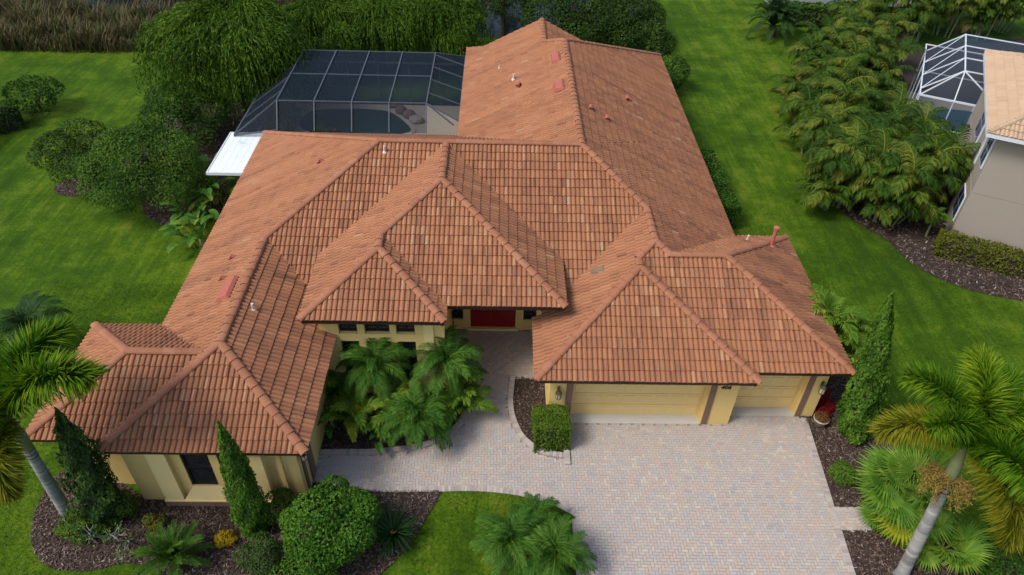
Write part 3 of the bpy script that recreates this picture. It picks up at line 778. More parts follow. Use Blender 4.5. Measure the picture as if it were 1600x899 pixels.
# garage
box('wall', 'wall', 1.90, 2.10, 16.8, 20.45, 0, WZ)
wall_y('wall', 'wall', 1.90, 8.44, 16.60, 0, WZ, [(2.72, 7.43, 0, 2.35)], .2)
box('wall', 'wall', 8.24, 8.44, 16.8, 17.06, 0, WZ)
wall_y('wall', 'wall', 8.44, 11.66, 17.02, 0, WZ, [(8.62, 10.98, 0, 2.35)], .2)
box('wall', 'wall', 11.46, 11.66, 17.22, 23.5, 0, WZ); box('wall', 'wall', 9.27, 11.46, 23.3, 23.5, 0, WZ)
box('door_trim', 'trim', 2.47, 2.70, 16.565, 16.61, 0, 2.6); box('door_trim', 'trim', 7.45, 7.66, 16.565, 16.61, 0, 2.6)
box('door_trim', 'trim', 11.0, 11.2, 16.985, 17.03, 0, 2.6)
for x0, x1, y in ((2.72, 7.43, 16.6), (8.62, 10.98, 17.02)):
    box('door_jamb', 'wall', x0, x0 + .04, y + .2, y + .46, 0, 2.35); box('door_jamb', 'wall', x1 - .04, x1, y + .2, y + .46, 0, 2.35)
    g = MB(); g.box(x0 + .04, x1 - .04, y + .42, y + .46, .03, 2.4)
    gd = g.build('garage_door', 'gdoor', house)
    nc = 8 if x1 - x0 > 4 else 4; w = (x1 - x0 - .08) / nc
    for r in range(4):
        p = MB(); z = .04 + r * .585
        p.box(x0 + .045, x1 - .045, y + .385, y + .425, z, z + .558)
        for c in range(nc):
            p.box(x0 + .04 + c * w + .08, x0 + .04 + (c + 1) * w - .08, y + .368, y + .388, z + .1, z + .46)
        p.build('door_panel', 'gdoor', gd)
    box('garage_apron', 'concrete', x0, x1, y - .02, y + .42, .0, .05)
# wall lanterns
def lantern(x, y, z, ox=0.0, oy=-1.0):
    mb = MB(); c = (x + ox * .17, y + oy * .17)
    mb.box(x - .05, x + .05, y + oy * .02 - .02, y + .0, z - .02, z + .22)
    a = np.linspace(0, 3.14, 8); mb.tube(np.stack([x + ox * .17 * (1 - np.cos(a)) / 2, y + oy * .17 * (1 - np.cos(a)) / 2, z + .18 + .1 * np.sin(a)], 1), .016, 6)
    mb.lathe([(.0, .2), (.07, .17), (.115, .08), (.11, .06)], (*c, z), 8)
    mb.lathe([(.10, -.18), (.06, -.24), (.0, -.28)], (*c, z), 8)
    for k in range(6):
        t = k * math.pi / 3; mb.bar((c[0] + .105 * math.cos(t), c[1] + .105 * math.sin(t), z + .07), (c[0] + .095 * math.cos(t), c[1] + .095 * math.sin(t), z - .18), .016)
    o = mb.build('wall_lantern', 'lampmetal', house)
    g = MB(); g.lathe([(.0, .07), (.092, .065), (.085, -.17), (0, -.18)], (*c, z), 10); g.build('lantern_glass', 'lampglass', o)
lantern(2.2, 16.6, 1.72); lantern(11.50, 17.02, 1.68); lantern(-5.93, 13.45, 2.28, 1.0, -.3)
# house number 406
def number(txt, x, y, z, h):
    cu = bpy.data.curves.new('house_number', 'FONT'); cu.body = txt; cu.size = h; cu.extrude = .012; cu.shear = .2
    o = bpy.data.objects.new('tmp', cu); COL.objects.link(o); dg = bpy.context.evaluated_depsgraph_get()
    me = bpy.data.meshes.new_from_object(o.evaluated_get(dg)); bpy.data.objects.remove(o)
    me.materials.clear(); me.materials.append(MAT['iron'])
    n = bpy.data.objects.new('house_number', me); COL.objects.link(n); n.parent = house
    n.matrix_local = Matrix.Translation(Vector((x, y, z)) - wloc(house)) @ Matrix.Rotation(R(90), 4, 'X')
    return n
number('406', 7.78, 16.585, 1.92, .24)

# ---- roof fittings
def on_roof(x, y): return float(env(np.array(x), np.array(y)))
def pipe(x, y, h, r=.04, m='pipe', name='vent_pipe'):
    z = on_roof(x, y); mb = MB(); mb.tube([(x, y, z - .05), (x, y, z + h)], r, 8); mb.lathe([(r * 2.4, .05), (r * 1.2, .14)], (x, y, z), 8)
    mb.build(name, m, roof)
pipe(-4.40, 24.75, .34); pipe(.72, 33.96, .36, .05); pipe(-7.99, 17.7, .34, .045, 'pipe'); pipe(10.06, 23.2, .3, .04); pipe(0, 36.2, .2, .03)
pipe(10.80, 22.6, .85, .075, 'flue', 'flue_pipe')
fl = MB(); fl.lathe([(.0, .98), (.11, .95), (.11, .86), (.075, .84)], (10.80, 22.6, on_roof(10.80, 22.6)), 10); fl.build('flue_cap', 'flue', roof)
def gooseneck(x, y, dx, dy):
    z = on_roof(x, y); mb = MB()
    mb.tube([(x, y, z - .05), (x, y, z + .16), (x + dx * .09, y + dy * .09, z + .22), (x + dx * .24, y + dy * .24, z + .14)], [.075, .075, .085, .11], 8)
    mb.build('gooseneck_vent', 'ventred', roof)
gooseneck(-7.26, 25.5, .6, -.8) if False else gooseneck(-7.3, 25.6, 1, .2)
gooseneck(-9.75, 20.8, .9, .2); gooseneck(-9.75, 19.6, .9, .2); gooseneck(4.05, 29.2, -.2, -1); gooseneck(6.2, 32.6, 0, -1); gooseneck(4.75, 29.0, 0, -1); gooseneck(1.0, 33.0, -.5, -1)
def boxvent(x, y, k, L_=.95, W_=.45):
    """low hooded off-ridge vent lying on the slope"""
    b, sgn = (B_rw, 1) if k == 'L' else (B_rw, 1)
    z = on_roof(x, y); sl = SL if k == 'L' else -SL
    f = lambda p: np.array([x + p[0], y + p[1], z + sl * p[0] + .08 + p[2]])
    mb = MB(); mb.box(-W_ / 2, W_ / 2, -L_ / 2, L_ / 2, 0, .03, .5, f)
    v = [f(p) for p in [(-W_ / 2, -L_ / 2, .03), (W_ / 2, -L_ / 2, .03), (W_ / 2, L_ / 2, .03), (-W_ / 2, L_ / 2, .03), (-W_ / 2 + .05, -L_ / 2 + .06, .17), (W_ / 2 - .12, -L_ / 2 + .06, .14), (W_ / 2 - .12, L_ / 2 - .06, .14), (-W_ / 2 + .05, L_ / 2 - .06, .17)]]
    mb.add(v, [[4, 5, 6, 7], [0, 1, 5, 4], [1, 2, 6, 5], [2, 3, 7, 6], [3, 0, 4, 7]])
    mb.build('box_vent', 'ventred', roof)
boxvent(-9.15, 18.75, 'L', 1.15); boxvent(2.75, 34.1, 'L'); boxvent(2.75, 31.0, 'L')
lt = MB(); zz = on_roof(3.62, 20.15)
lt.box(3.4, 3.85, 20.0, 20.3, 0, .0, .97, lambda p: np.array([p[0], p[1], Z0 + SL * (p[0] - 1.36) + .115 + .0])); lt.build('pale_patch_tile', 'tile', roof)

# ================================================================== pool cage behind the house
cg = thing('pool_cage', 'dark bronze screened pool cage with a mansard top behind the house', 'pool enclosure', (-7.2, 36.5, 0))
XB = [-10.92, -9.10, -7.26, -5.42, -3.58]; YF, YM, YB = 33.05, 36.2, 39.3; ZT = 4.25; XLc = -13.1; ZE = 2.75; YBE = 41.35; YFE = 32.25
def beam(a, b, w=.055, h=.12, name='beam', m='cagebeam', par=None): mb = MB(); mb.bar(a, b, w, h); return mb.build(name, m, par or cg)
for x in XB:
    beam((x, YFE, 3.05), (x, YF, ZT)); beam((x, YF, ZT), (x, YB, ZT)); beam((x, YB, ZT), (x, YBE, ZE)); beam((x, YBE, ZE), (x, YBE, 0), .06, .06, 'post')
for y in (YF, YM, YB): beam((XB[0], y, ZT), (XB[-1], y, ZT), .05, .05)
LY = [YFE, 34.0, 35.6, 37.2, 38.8, YBE]
for i, y in enumerate(LY):
    ytop = min(max(y + .2, YF), YB)
    beam((XLc, y, ZE), (XB[0], ytop, ZT), .05, .07); beam((XLc, y, ZE), (XLc, y, 0), .06, .06, 'post')
    zr = 3.74
    beam((XB[-1], ytop, ZT), (-1.93, min(y, 40.1), zr), .05, .07)
beam((XB[-1], YF, ZT), (-2.2, 32.1, 3.6), .05, .07)
beam((XLc, YFE, ZE), (XLc, YBE, ZE), .07, .09); beam((XLc, YBE, ZE), (-1.9, YBE, ZE), .07, .09); beam((XLc, YBE, 1.2), (-1.9, YBE, 1.2), .05, .05)
beam((-1.93, YFE, 3.74), (-1.93, 40.1, 3.74), .09, .12); beam((XLc, YFE, 1.2), (XLc, YBE, 1.2), .05, .05); beam((XLc, YFE, ZE), (XB[0], YFE, 3.05), .05, .07)
def panel(pts, par=None, m='screen'):
    mb = MB(); mb.add(pts, [list(range(len(pts)))]); return mb.build('screen_panel', m, par or cg)
for i in range(4):
    a, b = XB[i] + .04, XB[i + 1] - .04
    panel([(a, YFE, 3.04), (b, YFE, 3.04), (b, YF, ZT - .02), (a, YF, ZT - .02)])
    for y0, y1 in ((YF, YM), (YM, YB)): panel([(a, y0 + .03, ZT - .01), (b, y0 + .03, ZT - .01), (b, y1 - .03, ZT - .01), (a, y1 - .03, ZT - .01)])
    panel([(a, YB, ZT - .02), (b, YB, ZT - .02), (b, YBE, ZE), (a, YBE, ZE)]); panel([(a, YBE, .05), (b, YBE, .05), (b, YBE, ZE), (a, YBE, ZE)])
for i in range(5):
    y0, y1 = LY[i], LY[i + 1]; t0, t1 = [min(max(y + .2, YF), YB) for y in (y0, y1)]
    panel([(XLc, y0 + .03, ZE), (XLc, y1 - .03, ZE), (XB[0] - .03, t1, ZT - .02), (XB[0] - .03, t0, ZT - .02)])
    panel([(XLc, y0 + .03, .05), (XLc, y1 - .03, .05), (XLc, y1 - .03, ZE), (XLc, y0 + .03, ZE)])
    panel([(XB[-1] + .03, t0, ZT - .02), (XB[-1] + .03, t1, ZT - .02), (-1.93, min(y1, 40.1), 3.74), (-1.93, min(y0, 40.1), 3.74)])
panel([(XB[-1], YB, ZT - .02), (-1.93, 40.1, 3.74), (-1.9, YBE, ZE), (XB[-1], YBE, ZE)]); panel([(XB[0], YB, ZT - .02), (XLc, YBE, ZE), (XB[0], YBE, ZE)])
panel([(XLc, YBE, .05), (XB[0], YBE, .05), (XB[0], YBE, ZE), (XLc, YBE, ZE)]); panel([(XB[-1], YBE, .05), (-1.9, YBE, .05), (-1.9, YBE, ZE), (XB[-1], YBE, ZE)])
panel([(XLc, YFE, ZE), (XB[0], YFE, 3.04), (XB[0], YF, ZT - .02)])
# deck, pool, rocks
sheet('pool_deck', [(-13.05, 31.6), (-1.4, 31.6), (-1.4, 41.4), (-13.05, 41.4)], .05, 'deckstone')
kid = smooth_line([gp(468, 192), gp(482, 178), gp(505, 173), gp(545, 172), (gp(580, 173)), gp(612, 178), gp(640, 200), gp(636, 210), gp(600, 214), gp(540, 212), gp(500, 212), gp(474, 204)], 6, True)[:, :2]
pc = kid.mean(0)
outer = pc + (kid - pc) * (1 + .3 / np.linalg.norm(kid - pc, axis=1)[:, None])
sheet('swimming_pool', kid, .075, 'poolwater')
cp = MB(); n = len(kid)
for i in range(n):
    j = (i + 1) % n
    a, b, c, d = kid[i], kid[j], outer[j], outer[i]
    cp.quads([[(*a, .10), (*b, .10), (*c, .10), (*d, .10)], [(*a, .05), (*b, .05), (*b, .10), (*a, .10)], [(*c, .05), (*d, .05), (*d, .10), (*c, .10)]], rng.uniform(.2, .8))
cp.build('coping', 'coping', bpy.data.objects['swimming_pool'])
def boulder(c, r, tint, seed):
    g = np.random.default_rng(seed); bm = bmesh.new(); bmesh.ops.create_icosphere(bm, subdivisions=2, radius=1)
    V = np.array([v.co[:] for v in bm.verts]); F = np.array([[v.index for v in f.verts] for f in bm.faces]); bm.free()
    k = g.normal(0, 1, (5, 3)); V = V * (1 + .16 * np.sin(V @ k.T * 2.1 + g.uniform(0, 6, 5)).sum(1) / 2)[:, None]
    V = V * np.array(r) + np.array(c); mb = MB(); mb.add(V, F, tint); return mb
for i, (px, py, r, t, lab) in enumerate([(628, 178, (.42, .38, .3), .05, 'reddish brown boulder at the far end of the pool'), (640, 184, (.38, .34, .28), .35, 'brown boulder beside the pool between two others'),
                              (650, 192, (.48, .34, .26), .95, 'pale grey flat boulder at the pool edge'), (615, 169, (.35, .2, .12), .15, 'small low reddish stone behind the pool'), (512, 208, (.5, .25, .2), .85, 'pale stone at the near edge of the pool by a bush')]):
    g_ = gp(px, py); tag(boulder((g_[0], g_[1], .05 + r[2] * .6), r, t, i).build('boulder', 'rock'), lab, 'rock', 'boulders round the pool')
# white patio roof
pr = thing('patio_roof', 'flat white aluminium patio roof beside the clay tile roof', 'patio roof', (-12.5, 30.8, 0))
mb = MB(); A = [(-13.38, 28.85), (-11.52, 28.85), (-11.52, 32.6), (-13.38, 32.6)]
for i in range(6):
    x0 = -13.38 + i * .31
    mb2 = MB(); mb2.box(x0 + .004, x0 + .306, 28.85, 32.6, 2.60, 2.655); mb2.build('roof_panel', 'panroof', pr)
mb.box(-13.44, -11.46, 28.79, 28.85, 2.54, 2.68); mb.box(-13.44, -13.38, 28.85, 32.66, 2.54, 2.68); mb.box(-13.38, -11.46, 32.6, 32.66, 2.54, 2.68)
mb.build('gutter', 'whitemetal', pr)
for y in (32.5,): box('post', 'whitemetal', -13.36, -13.28, y - .04, y + .04, 0, 2.58, parent=pr)

# ================================================================== vegetation tools
def leaf_quads(mb, C, N, l, w, tint):
    n = len(C); N = norm(N); a = norm(np.cross(N, rng.normal(size=(n, 3)))); b = np.cross(N, a)
    l = np.broadcast_to(l, (n,))[:, None]; w = np.broadcast_to(w, (n,))[:, None]
    fold = N * w * .25
    mb.quads(np.stack([C - a * l / 2, C + b * w / 2 + fold, C + a * l / 2, C - b * w / 2 + fold], 1), tint)
def sph(n):
    d = norm(rng.normal(size=(n, 3))); return d
def blob_leaves(mb, blobs, n, l, w, up_=.4, fuzz=.14, tint0=.5, tvar=.18):
    """leaves in the outer part of a set of overlapping ellipsoids"""
    c = np.array([b[0] for b in blobs]); r = np.array([b[1] if np.ndim(b[1]) else [b[1]] * 3 for b in blobs], float)
    ar = (r[:, 0] * r[:, 2]); k = rng.choice(len(blobs), n, p=ar / ar.sum()); d = sph(n)
    d[:, 2] = np.where((d[:, 2] < -.3) & (rng.random(n) < .6), -d[:, 2], d[:, 2])
    rad = 1 - np.abs(rng.normal(0, fuzz, n)) + rng.uniform(0, .07, n)
    P = c[k] + d * r[k] * rad[:, None]
    ins = np.zeros(n, bool)
    for j in range(len(blobs)):
        ins |= (k != j) & ((((P - c[j]) / r[j]) ** 2).sum(1) < .55)
    P, d, k = P[~ins], d[~ins], k[~ins]; m = len(P)
    tb = rng.normal(0, .10, len(blobs))[k]
    N = d * .7 + np.array([0, 0, up_]) + rng.normal(0, .45, (m, 3))
    P[:, 2] = np.maximum(P[:, 2], .03)
    leaf_quads(mb, P, N, l * rng.uniform(.7, 1.3, m), w * rng.uniform(.7, 1.3, m), np.clip(tint0 + tb + rng.normal(0, tvar, m), 0, 1))
def limbs(mb, base, tips, r0, rise=.45):
    base = np.array(base, float)
    for t in tips:
        t = np.array(t, float); m = base + (t - base) * np.array([.35, .35, rise + .15]) + rng.normal(0, .08, 3)
        mb.tube(smooth_line([base, m, t], 3), np.linspace(r0, r0 * .25, 7), 6)
def tree(name, label, cat, base, h, rad, k, n, l, w, m, trunk_r=.16, zc=None, group=None, flat=.75, blobr=.42, bark='bark', up_=.4, tint0=.5, split=.25):
    """broad tree: trunk, limbs, crown of many leaf clumps"""
    T = thing(name, label, cat, (base[0], base[1], 0), group)
    rx, ry, rz = rad; zc = zc or h - rz
    bl = []
    for i in range(k):
        d = sph(1)[0]; d[2] = abs(d[2]) * 1.0 - .25
        q = np.array([base[0], base[1], zc]) + d * np.array([rx, ry, rz]) * rng.uniform(.45, .78)
        s = blobr * min(rx, ry) * rng.uniform(.65, 1.2); bl.append((q, (s, s, s * flat)))
    tr = MB(); z1 = h * split
    tr.tube([(base[0], base[1], -.05), (base[0] + .05, base[1], z1 * .5), (base[0], base[1] + .03, z1)], [trunk_r * 1.3, trunk_r, trunk_r * .85], 8)
    limbs(tr, (base[0], base[1], z1 - .05), [b[0] for b in bl[:max(4, k // 2)]], trunk_r * .55)
    tr.build('trunk', bark, T, smooth=True)
    cr = MB(); blob_leaves(cr, bl, n, l, w, up_, tint0=tint0); cr.build('crown', m, T)
    return T
def bush(name, label, cat, c, r, n, l, w, m, group=None, k=9, stem=True, tint0=.5, core=True, lump=.5):
    """rounded shrub sitting on the ground"""
    T = thing(name, label, cat, (c[0], c[1], 0), group)
    c = np.array([c[0], c[1], r[2] * .9]); r = np.array(r)
    bl = [(c - [0, 0, r[2] * .2], r * .74)]
    for i in range(k):
        d = sph(1)[0]; d[2] = abs(d[2]) * .9 - .1
        q = c + d * r * rng.uniform(.5, .76); s = r * lump * rng.uniform(.7, 1.1); bl.append((q, s))
    cr = MB(); blob_leaves(cr, bl, n, l, w, .3, .09, tint0=tint0); cr.build('foliage', m, T)
    st = MB(); limbs(st, (c[0], c[1], 0), [b[0] for b in bl[1:7]], .05)
    st.build('stem', 'bark', T)
    return T
def hedge(name, label, a, b, w, h, m, n, l, lw, rough_=.05, tint0=.5, cat='hedge'):
    """clipped box hedge from a to b"""
    a = np.array([*a[:2], 0.]); b = np.array([*b[:2], 0.]); d = b - a; L_ = np.linalg.norm(d); d /= L_; s = np.array([-d[1], d[0], 0])
    T = thing(name, label, cat, (a + b) / 2)
    u = rng.uniform(-.5, L_ + .5, n); u = np.clip(u, 0, L_); v = rng.uniform(-w / 2, w / 2, n); z = rng.uniform(.03, h, n)
    face = rng.choice(5, n, p=[.42, .2, .2, .09, .09]); N = np.zeros((n, 3))
    inset = np.abs(rng.normal(0, rough_, n))
    bmp = .05 * np.sin(u * 3.1) + .04 * np.sin(u * 7.3 + v * 5)
    z = np.where(face == 0, h - inset + bmp, z); v = np.where(face == 1, w / 2 - inset + bmp, np.where(face == 2, -w / 2 + inset - bmp, v))
    u = np.where(face == 3, inset, np.where(face == 4, L_ - inset, u))
    sh = ((z / h) ** 4); v = v * (1 - .10 * sh); 
    N = np.where((face == 0)[:, None], [0, 0, 1.], np.where((face == 1)[:, None], s, np.where((face == 2)[:, None], -s, np.where((face == 3)[:, None], -d, d))))
    P = a + u[:, None] * d + v[:, None] * s + np.stack([np.zeros(n), np.zeros(n), z], 1)
    mb = MB(); leaf_quads(mb, P, N * .7 + rng.normal(0, .5, (n, 3)) + [0, 0, .25], l * rng.uniform(.7, 1.3, n), lw * rng.uniform(.7, 1.3, n), np.clip(tint0 + rng.normal(0, .2, n) + bmp, 0, 1))
    mb.build('foliage', m, T)
    st = MB()
    for i in range(max(2, int(L_ / .5))):
        q = a + d * (i + .5) * L_ / max(2, int(L_ / .5)); st.tube([q, q + [0, 0, h * .5], q + [rng.normal(0, .08), rng.normal(0, .08), h * .85]], [.03, .025, .012], 5)
    ib = MB(); q0 = a + d * .15; q1 = b - d * .15; ib.bar(q0 + [0, 0, h * .46], q1 + [0, 0, h * .46], w - .32, h * .8); ib.build('inner_twigs', 'mulch', T)
    st.build('stem', 'bark', T)
    return T
def cypress(label, base, top, r, n, m, group, lump=.12, l=.13):
    base = np.array([*base[:2], 0.]); top = np.array(top, float)
    T = thing('cypress_tree', label, 'cypress', base, group)
    t = rng.beta(1.0, 1.55, n); ang = rng.uniform(0, 6.283, n)
    prof = np.interp(t, [0, .08, .3, .6, .85, 1], [.62, .92, 1.0, .74, .36, .03])
    lob = 1 + lump * np.sin(ang * 3 + t * 9) + lump * .9 * np.sin(ang * 5 - t * 23) + lump * .7 * np.sin(t * 41 + ang)
    rad = r * prof * lob * (1 - np.abs(rng.normal(0, .13, n)))
    ax = base + t[:, None] * (top - base)
    o = np.stack([np.cos(ang), np.sin(ang), np.zeros(n)], 1)
    P = ax + o * rad[:, None]; P[:, 2] = np.maximum(P[:, 2] + rng.normal(0, .05, n), .05)
    N = o + rng.normal(0, .4, (n, 3)) + [0, 0, .25]; N = norm(N)
    upv = np.array([0, 0, 1.]) + o * .25 + rng.normal(0, .25, (n, 3)); a = norm(upv - N * (upv * N).sum(1)[:, None]); b = np.cross(N, a)
    ll = (l * rng.uniform(.7, 1.4, n))[:, None]; w = ll * .42
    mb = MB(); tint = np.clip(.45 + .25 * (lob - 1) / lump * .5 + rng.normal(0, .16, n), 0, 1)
    mb.quads(np.stack([P - a * ll / 2, P + b * w / 2, P + a * ll / 2, P - b * w / 2], 1), tint); mb.build('foliage', m, T)
    tr = MB(); tr.tube([base, base + (top - base) * .5, base + (top - base) * .93], [.09, .06, .015], 6); tr.build('trunk', 'bark', T)
    co = MB(); ts = np.linspace(.03, .9, 9); co.tube(base + ts[:, None] * (top - base), r * .6 * np.interp(ts, [0, .08, .3, .6, .85, 1], [.62, .92, 1.0, .74, .36, .03]), 8); co.build('inner_twigs', 'bark', T)
    return T

# ---- palm fronds (shared meshes)
def arc(L_, a0, a1, n=10):
    t = np.linspace(0, 1, n); ang = R(a0) + (R(a1) - R(a0)) * t ** 1.25
    st = L_ / (n - 1); x = np.concatenate([[0], np.cumsum(np.cos(ang[:-1]) * st)]); z = np.concatenate([[0], np.cumsum(np.sin(ang[:-1]) * st)])
    return np.stack([x, np.zeros(n), z], 1), ang
def frond_mesh(name, m, L_=1.5, a0=50, a1=-40, pairs=26, ll=.45, lw=.035, t0=.15, vee=.25, droop=.35, plume=0, fwdk=.55, tipw=.25, tint0=.5):
    P, A = arc(L_, a0, a1); mb = MB()
    mb.tube(P, np.linspace(.022, .005, len(P)) * (L_ / 1.5 + .4) * .8, 4, .75, cap=False)
    rows = pairs * 2 if not plume else pairs * plume
    tt_ = np.linspace(t0, 1, pairs)
    for i, t in enumerate(tt_):
        idx = t * (len(P) - 1); i0 = min(int(idx), len(P) - 2); fr_ = idx - i0
        p = P[i0] * (1 - fr_) + P[i0 + 1] * fr_; an = A[i0] * (1 - fr_) + A[i0 + 1] * fr_
        T_ = np.array([math.cos(an), 0, math.sin(an)]); Nn_ = np.array([-math.sin(an), 0, math.cos(an)]); S_v = np.array([0, 1., 0])
        lt_ = ll * ((.45 + .55 * math.sin(math.pi * min(1, .12 + .88 * ((t - t0) / (1 - t0)) ** .8))) if not plume else min(1, .5 + 2.2 * (t - t0), .62 + 1.6 * (1 - t)))
        dirs = []
        if plume:
            for q in range(plume):
                th = rng.uniform(-.2, math.pi + .2) if rng.random() < .7 else rng.uniform(0, 6.283)
                dirs.append(S_v * math.cos(th) + Nn_ * math.sin(th))
        else: dirs = [S_v + Nn_ * vee, -S_v + Nn_ * vee]
        for D in dirs:
            D = norm(D + T_ * (fwdk + (.35 if plume else .8) * (t - t0) / (1 - t0)) + rng.normal(0, .07, 3)); k = lt_ * rng.uniform(.85, 1.12)
            mid = p + D * k * .55; D2 = norm(D - np.array([0, 0, droop * rng.uniform(.6, 1.4)])); tip = mid + D2 * k * .5
            wv = norm(np.cross(D, Nn_ + rng.normal(0, .25, 3))) * lw / 2
            tn = np.clip(tint0 + rng.normal(0, .13) + .12 * (t - .5), 0, 1)
            mb.add([p - wv * .6, p + wv * .6, mid + wv, mid - wv, tip], [[0, 1, 2, 3]], max(0, tn - .08)); mb.add([mid - wv, mid + wv, tip], [[0, 1, 2]], min(1, tn + .10))
    return mb.mesh(name, m)
def fan_mesh(name, m, stalk=.7, rad=.75, seg=38, span=300, dr=.35):
    mb = MB(); mb.tube([(0, 0, 0), (stalk * .5, 0, stalk * .10), (stalk, 0, stalk * .08)], [.018, .014, .010], 4, .85, cap=False)
    hub = np.array([stalk, 0, stalk * .08])
    for i in range(seg):
        a = R(-span / 2 + span * (i + .5) / seg); da = R(span / seg) * .56
        rr = rad * (.62 + .38 * math.cos(a * .5) ** 1.0) * rng.uniform(.93, 1.05)
        def pt(ang, q, z): return hub + np.array([math.cos(ang) * q, math.sin(ang) * q, z])
        cup = .10 * rad
        b0, b1 = pt(a - da, .06, 0), pt(a + da, .06, 0)
        m0, m1, mc = pt(a - da, rr * .62, -.03 + cup * .5), pt(a + da, rr * .62, -.03 + cup * .5), pt(a, rr * .62, .015 + cup * .5)
        tip = pt(a + rng.normal(0, .03), rr, cup * .5 - dr * rr * rng.uniform(.2, .6))
        tn = np.clip(.5 + rng.normal(0, .1) , 0, 1)
        mb.add([b0, mc, m0], [[0, 1, 2]], tn - .06); mb.add([b0, b1, mc], [[0, 1, 2]], tn); mb.add([b1, m1, mc], [[0, 1, 2]], tn + .08)
        mb.add([m0, mc, tip], [[0, 1, 2]], tn); mb.add([mc, m1, tip], [[0, 1, 2]], tn + .1)
    return mb.mesh(name, m)
def RM(c, az, tilt=0, roll=0, s=1.0):
    return Matrix.Translation(Vector([float(q) for q in c])) @ Matrix.Rotation(az, 4, 'Z') @ Matrix.Rotation(-tilt, 4, 'Y') @ Matrix.Rotation(roll, 4, 'X') @ Matrix.Scale(s, 4)
def bunch(T, protos, c, n, tilt=(-.35, .5), s=(.85, 1.1), az0=None, name='frond'):
    g = rng.uniform(0, 6.28) if az0 is None else az0
    for i in range(n):
        inst(name, protos[int(rng.integers(len(protos)))], T, RM(c, g + i * 2.39996 + rng.normal(0, .12), rng.uniform(*tilt), rng.normal(0, .12), rng.uniform(*s)))

AREC = [frond_mesh('frond', 'areca', L_, a0, a1, 46, .58, .036, .2, .0, 1.1, fwdk=.4, tint0=.40) for L_, a0, a1 in ((2.1, 82, -65), (1.9, 74, -80), (2.2, 86, -35), (1.8, 66, -82), (2.0, 80, -75))]
AREC2 = [frond_mesh('frond', 'arecagr', 1.5, a0, a1, 28, .42, .04, .2, .4, .7) for a0, a1 in ((75, -55), (62, -55), (82, -20))]
PYG = [frond_mesh('frond', 'pygmy', L_, a0, a1, 46, .34, .019, .1, .25, .6, fwdk=.5) for L_, a0, a1 in ((1.45, 58, -62), (1.35, 40, -70), (1.4, 74, -40), (1.3, 20, -75))]
DKP = [frond_mesh('frond', 'darkpalm', 1.6, a0, a1, 36, .40, .03, .12, .2, .5) for a0, a1 in ((60, -55), (38, -60))]
CYC = [frond_mesh('frond', 'cycad', 1.25, a0, a1, 44, .24, .02, .08, .35, .1) for a0, a1 in ((55, -25), (35, -30), (70, -5))]
FOX = [frond_mesh('frond', 'fox', L_, a0, a1, 78, .58, .032, .1, 0, .4, 12, .15) for L_, a0, a1 in ((2.3, 60, -35), (2.2, 68, -20), (2.2, 40, -70))]
FOXY = [frond_mesh('frond', 'foxy', 2.2, a0, a1, 74, .56, .032, .1, 0, .45, 12, .15) for a0, a1 in ((50, -50), (25, -75))]
DEAD = [frond_mesh('frond', 'dead', 1.9, a0, a1, 26, .5, .035, .2, -.2, 1.2) for a0, a1 in ((60, -85), (40, -88))]
PHX = [frond_mesh('frond', 'darkpalm', 2.6, a0, a1, 40, .5, .04, .1, .3, .35) for a0, a1 in ((65, -45), (45, -60), (80, -15))]
FAN = [fan_mesh('leaf', 'fan', .8, .95), fan_mesh('leaf', 'fan', .65, .85)]
FANY = [fan_mesh('leaf', 'fany', .8, .9)]

def clump_palm(label, c, stems, per, z, protos, group=None, spread=.6, s=(.85, 1.15), name='areca_palm', cat='palm', tilt=(-.25, .35)):
    T = thing(name, label, cat, (c[0], c[1], 0), group)
    st = MB()
    for i in range(stems):
        a = rng.uniform(0, 6.28); q = np.array([c[0] + spread * math.cos(a) * rng.uniform(.2, 1), c[1] + spread * math.sin(a) * rng.uniform(.2, 1), 0]); h = z[0] + (z[1] - z[0]) * (i + rng.random()) / stems
        tp = q + [(q[0] - c[0]) * .5, (q[1] - c[1]) * .5, h]; st.tube([q, (q + tp) / 2, tp], [.07, .055, .05], 6)
        bunch(T, protos, tp, per, tilt, s)
        if protos is AREC and i % 4 == 0: bunch(T, DEAD, tp - [0, 0, .15], 1, (-.5, 0), s)
    st.build('stem', 'palmshaft', T, smooth=True)
    return T
def palm(label, base, crown, n, protos, trunk_m='fuzzbark', tr=.09, group=None, tilt=(-.5, .55), s=(.85, 1.1), name='pygmy_date_palm', cat='palm'):
    T = thing(name, label, cat, (base[0], base[1], 0), group)
    b = np.array([base[0], base[1], -.03]); c = np.array(crown, float); mb = MB()
    mb.tube(smooth_line([b, b + (c - b) * .5 + [.03, 0, 0], c], 3), np.linspace(tr * 1.15, tr, 7), 8); mb.build('trunk', trunk_m, T, smooth=True)
    bunch(T, protos, c, n, tilt, s)
    return T

# ================================================================== plants round the house
# areca row by the lawn on the right
near = [(17.5, 31.2), (19.5, 29.9), (20.9, 31.2), (17.8, 33.5), (19.6, 32.6), (21.6, 33.6), (18.3, 36.2), (20.7, 35.8), (19.4, 38.2)]
far = [(19.2, 40.6), (21.3, 39.8), (20.0, 43.0), (22.2, 42.6), (21.2, 45.6), (23.2, 45.6), (22.8, 48.4), (24.4, 43.6), (25.8, 47.4)]
third = [(26.0, 52.5), (28.6, 54.4), (31.4, 53.6), (34.2, 55.0), (37.0, 54.6), (39.8, 56.6), (32.6, 57.6), (36.2, 58.6), (29.8, 58.0)]
ords = ['nearest the street', 'second', 'third', 'fourth', 'fifth', 'sixth', 'seventh', 'eighth', 'ninth', 'tenth']
for i, c in enumerate(near): clump_palm('areca palm clump beside the taupe house, %s in the front mass' % ords[i], c, 12, 8, (.2, 3.0), AREC, 'areca palms along the right lawn', 1.0)
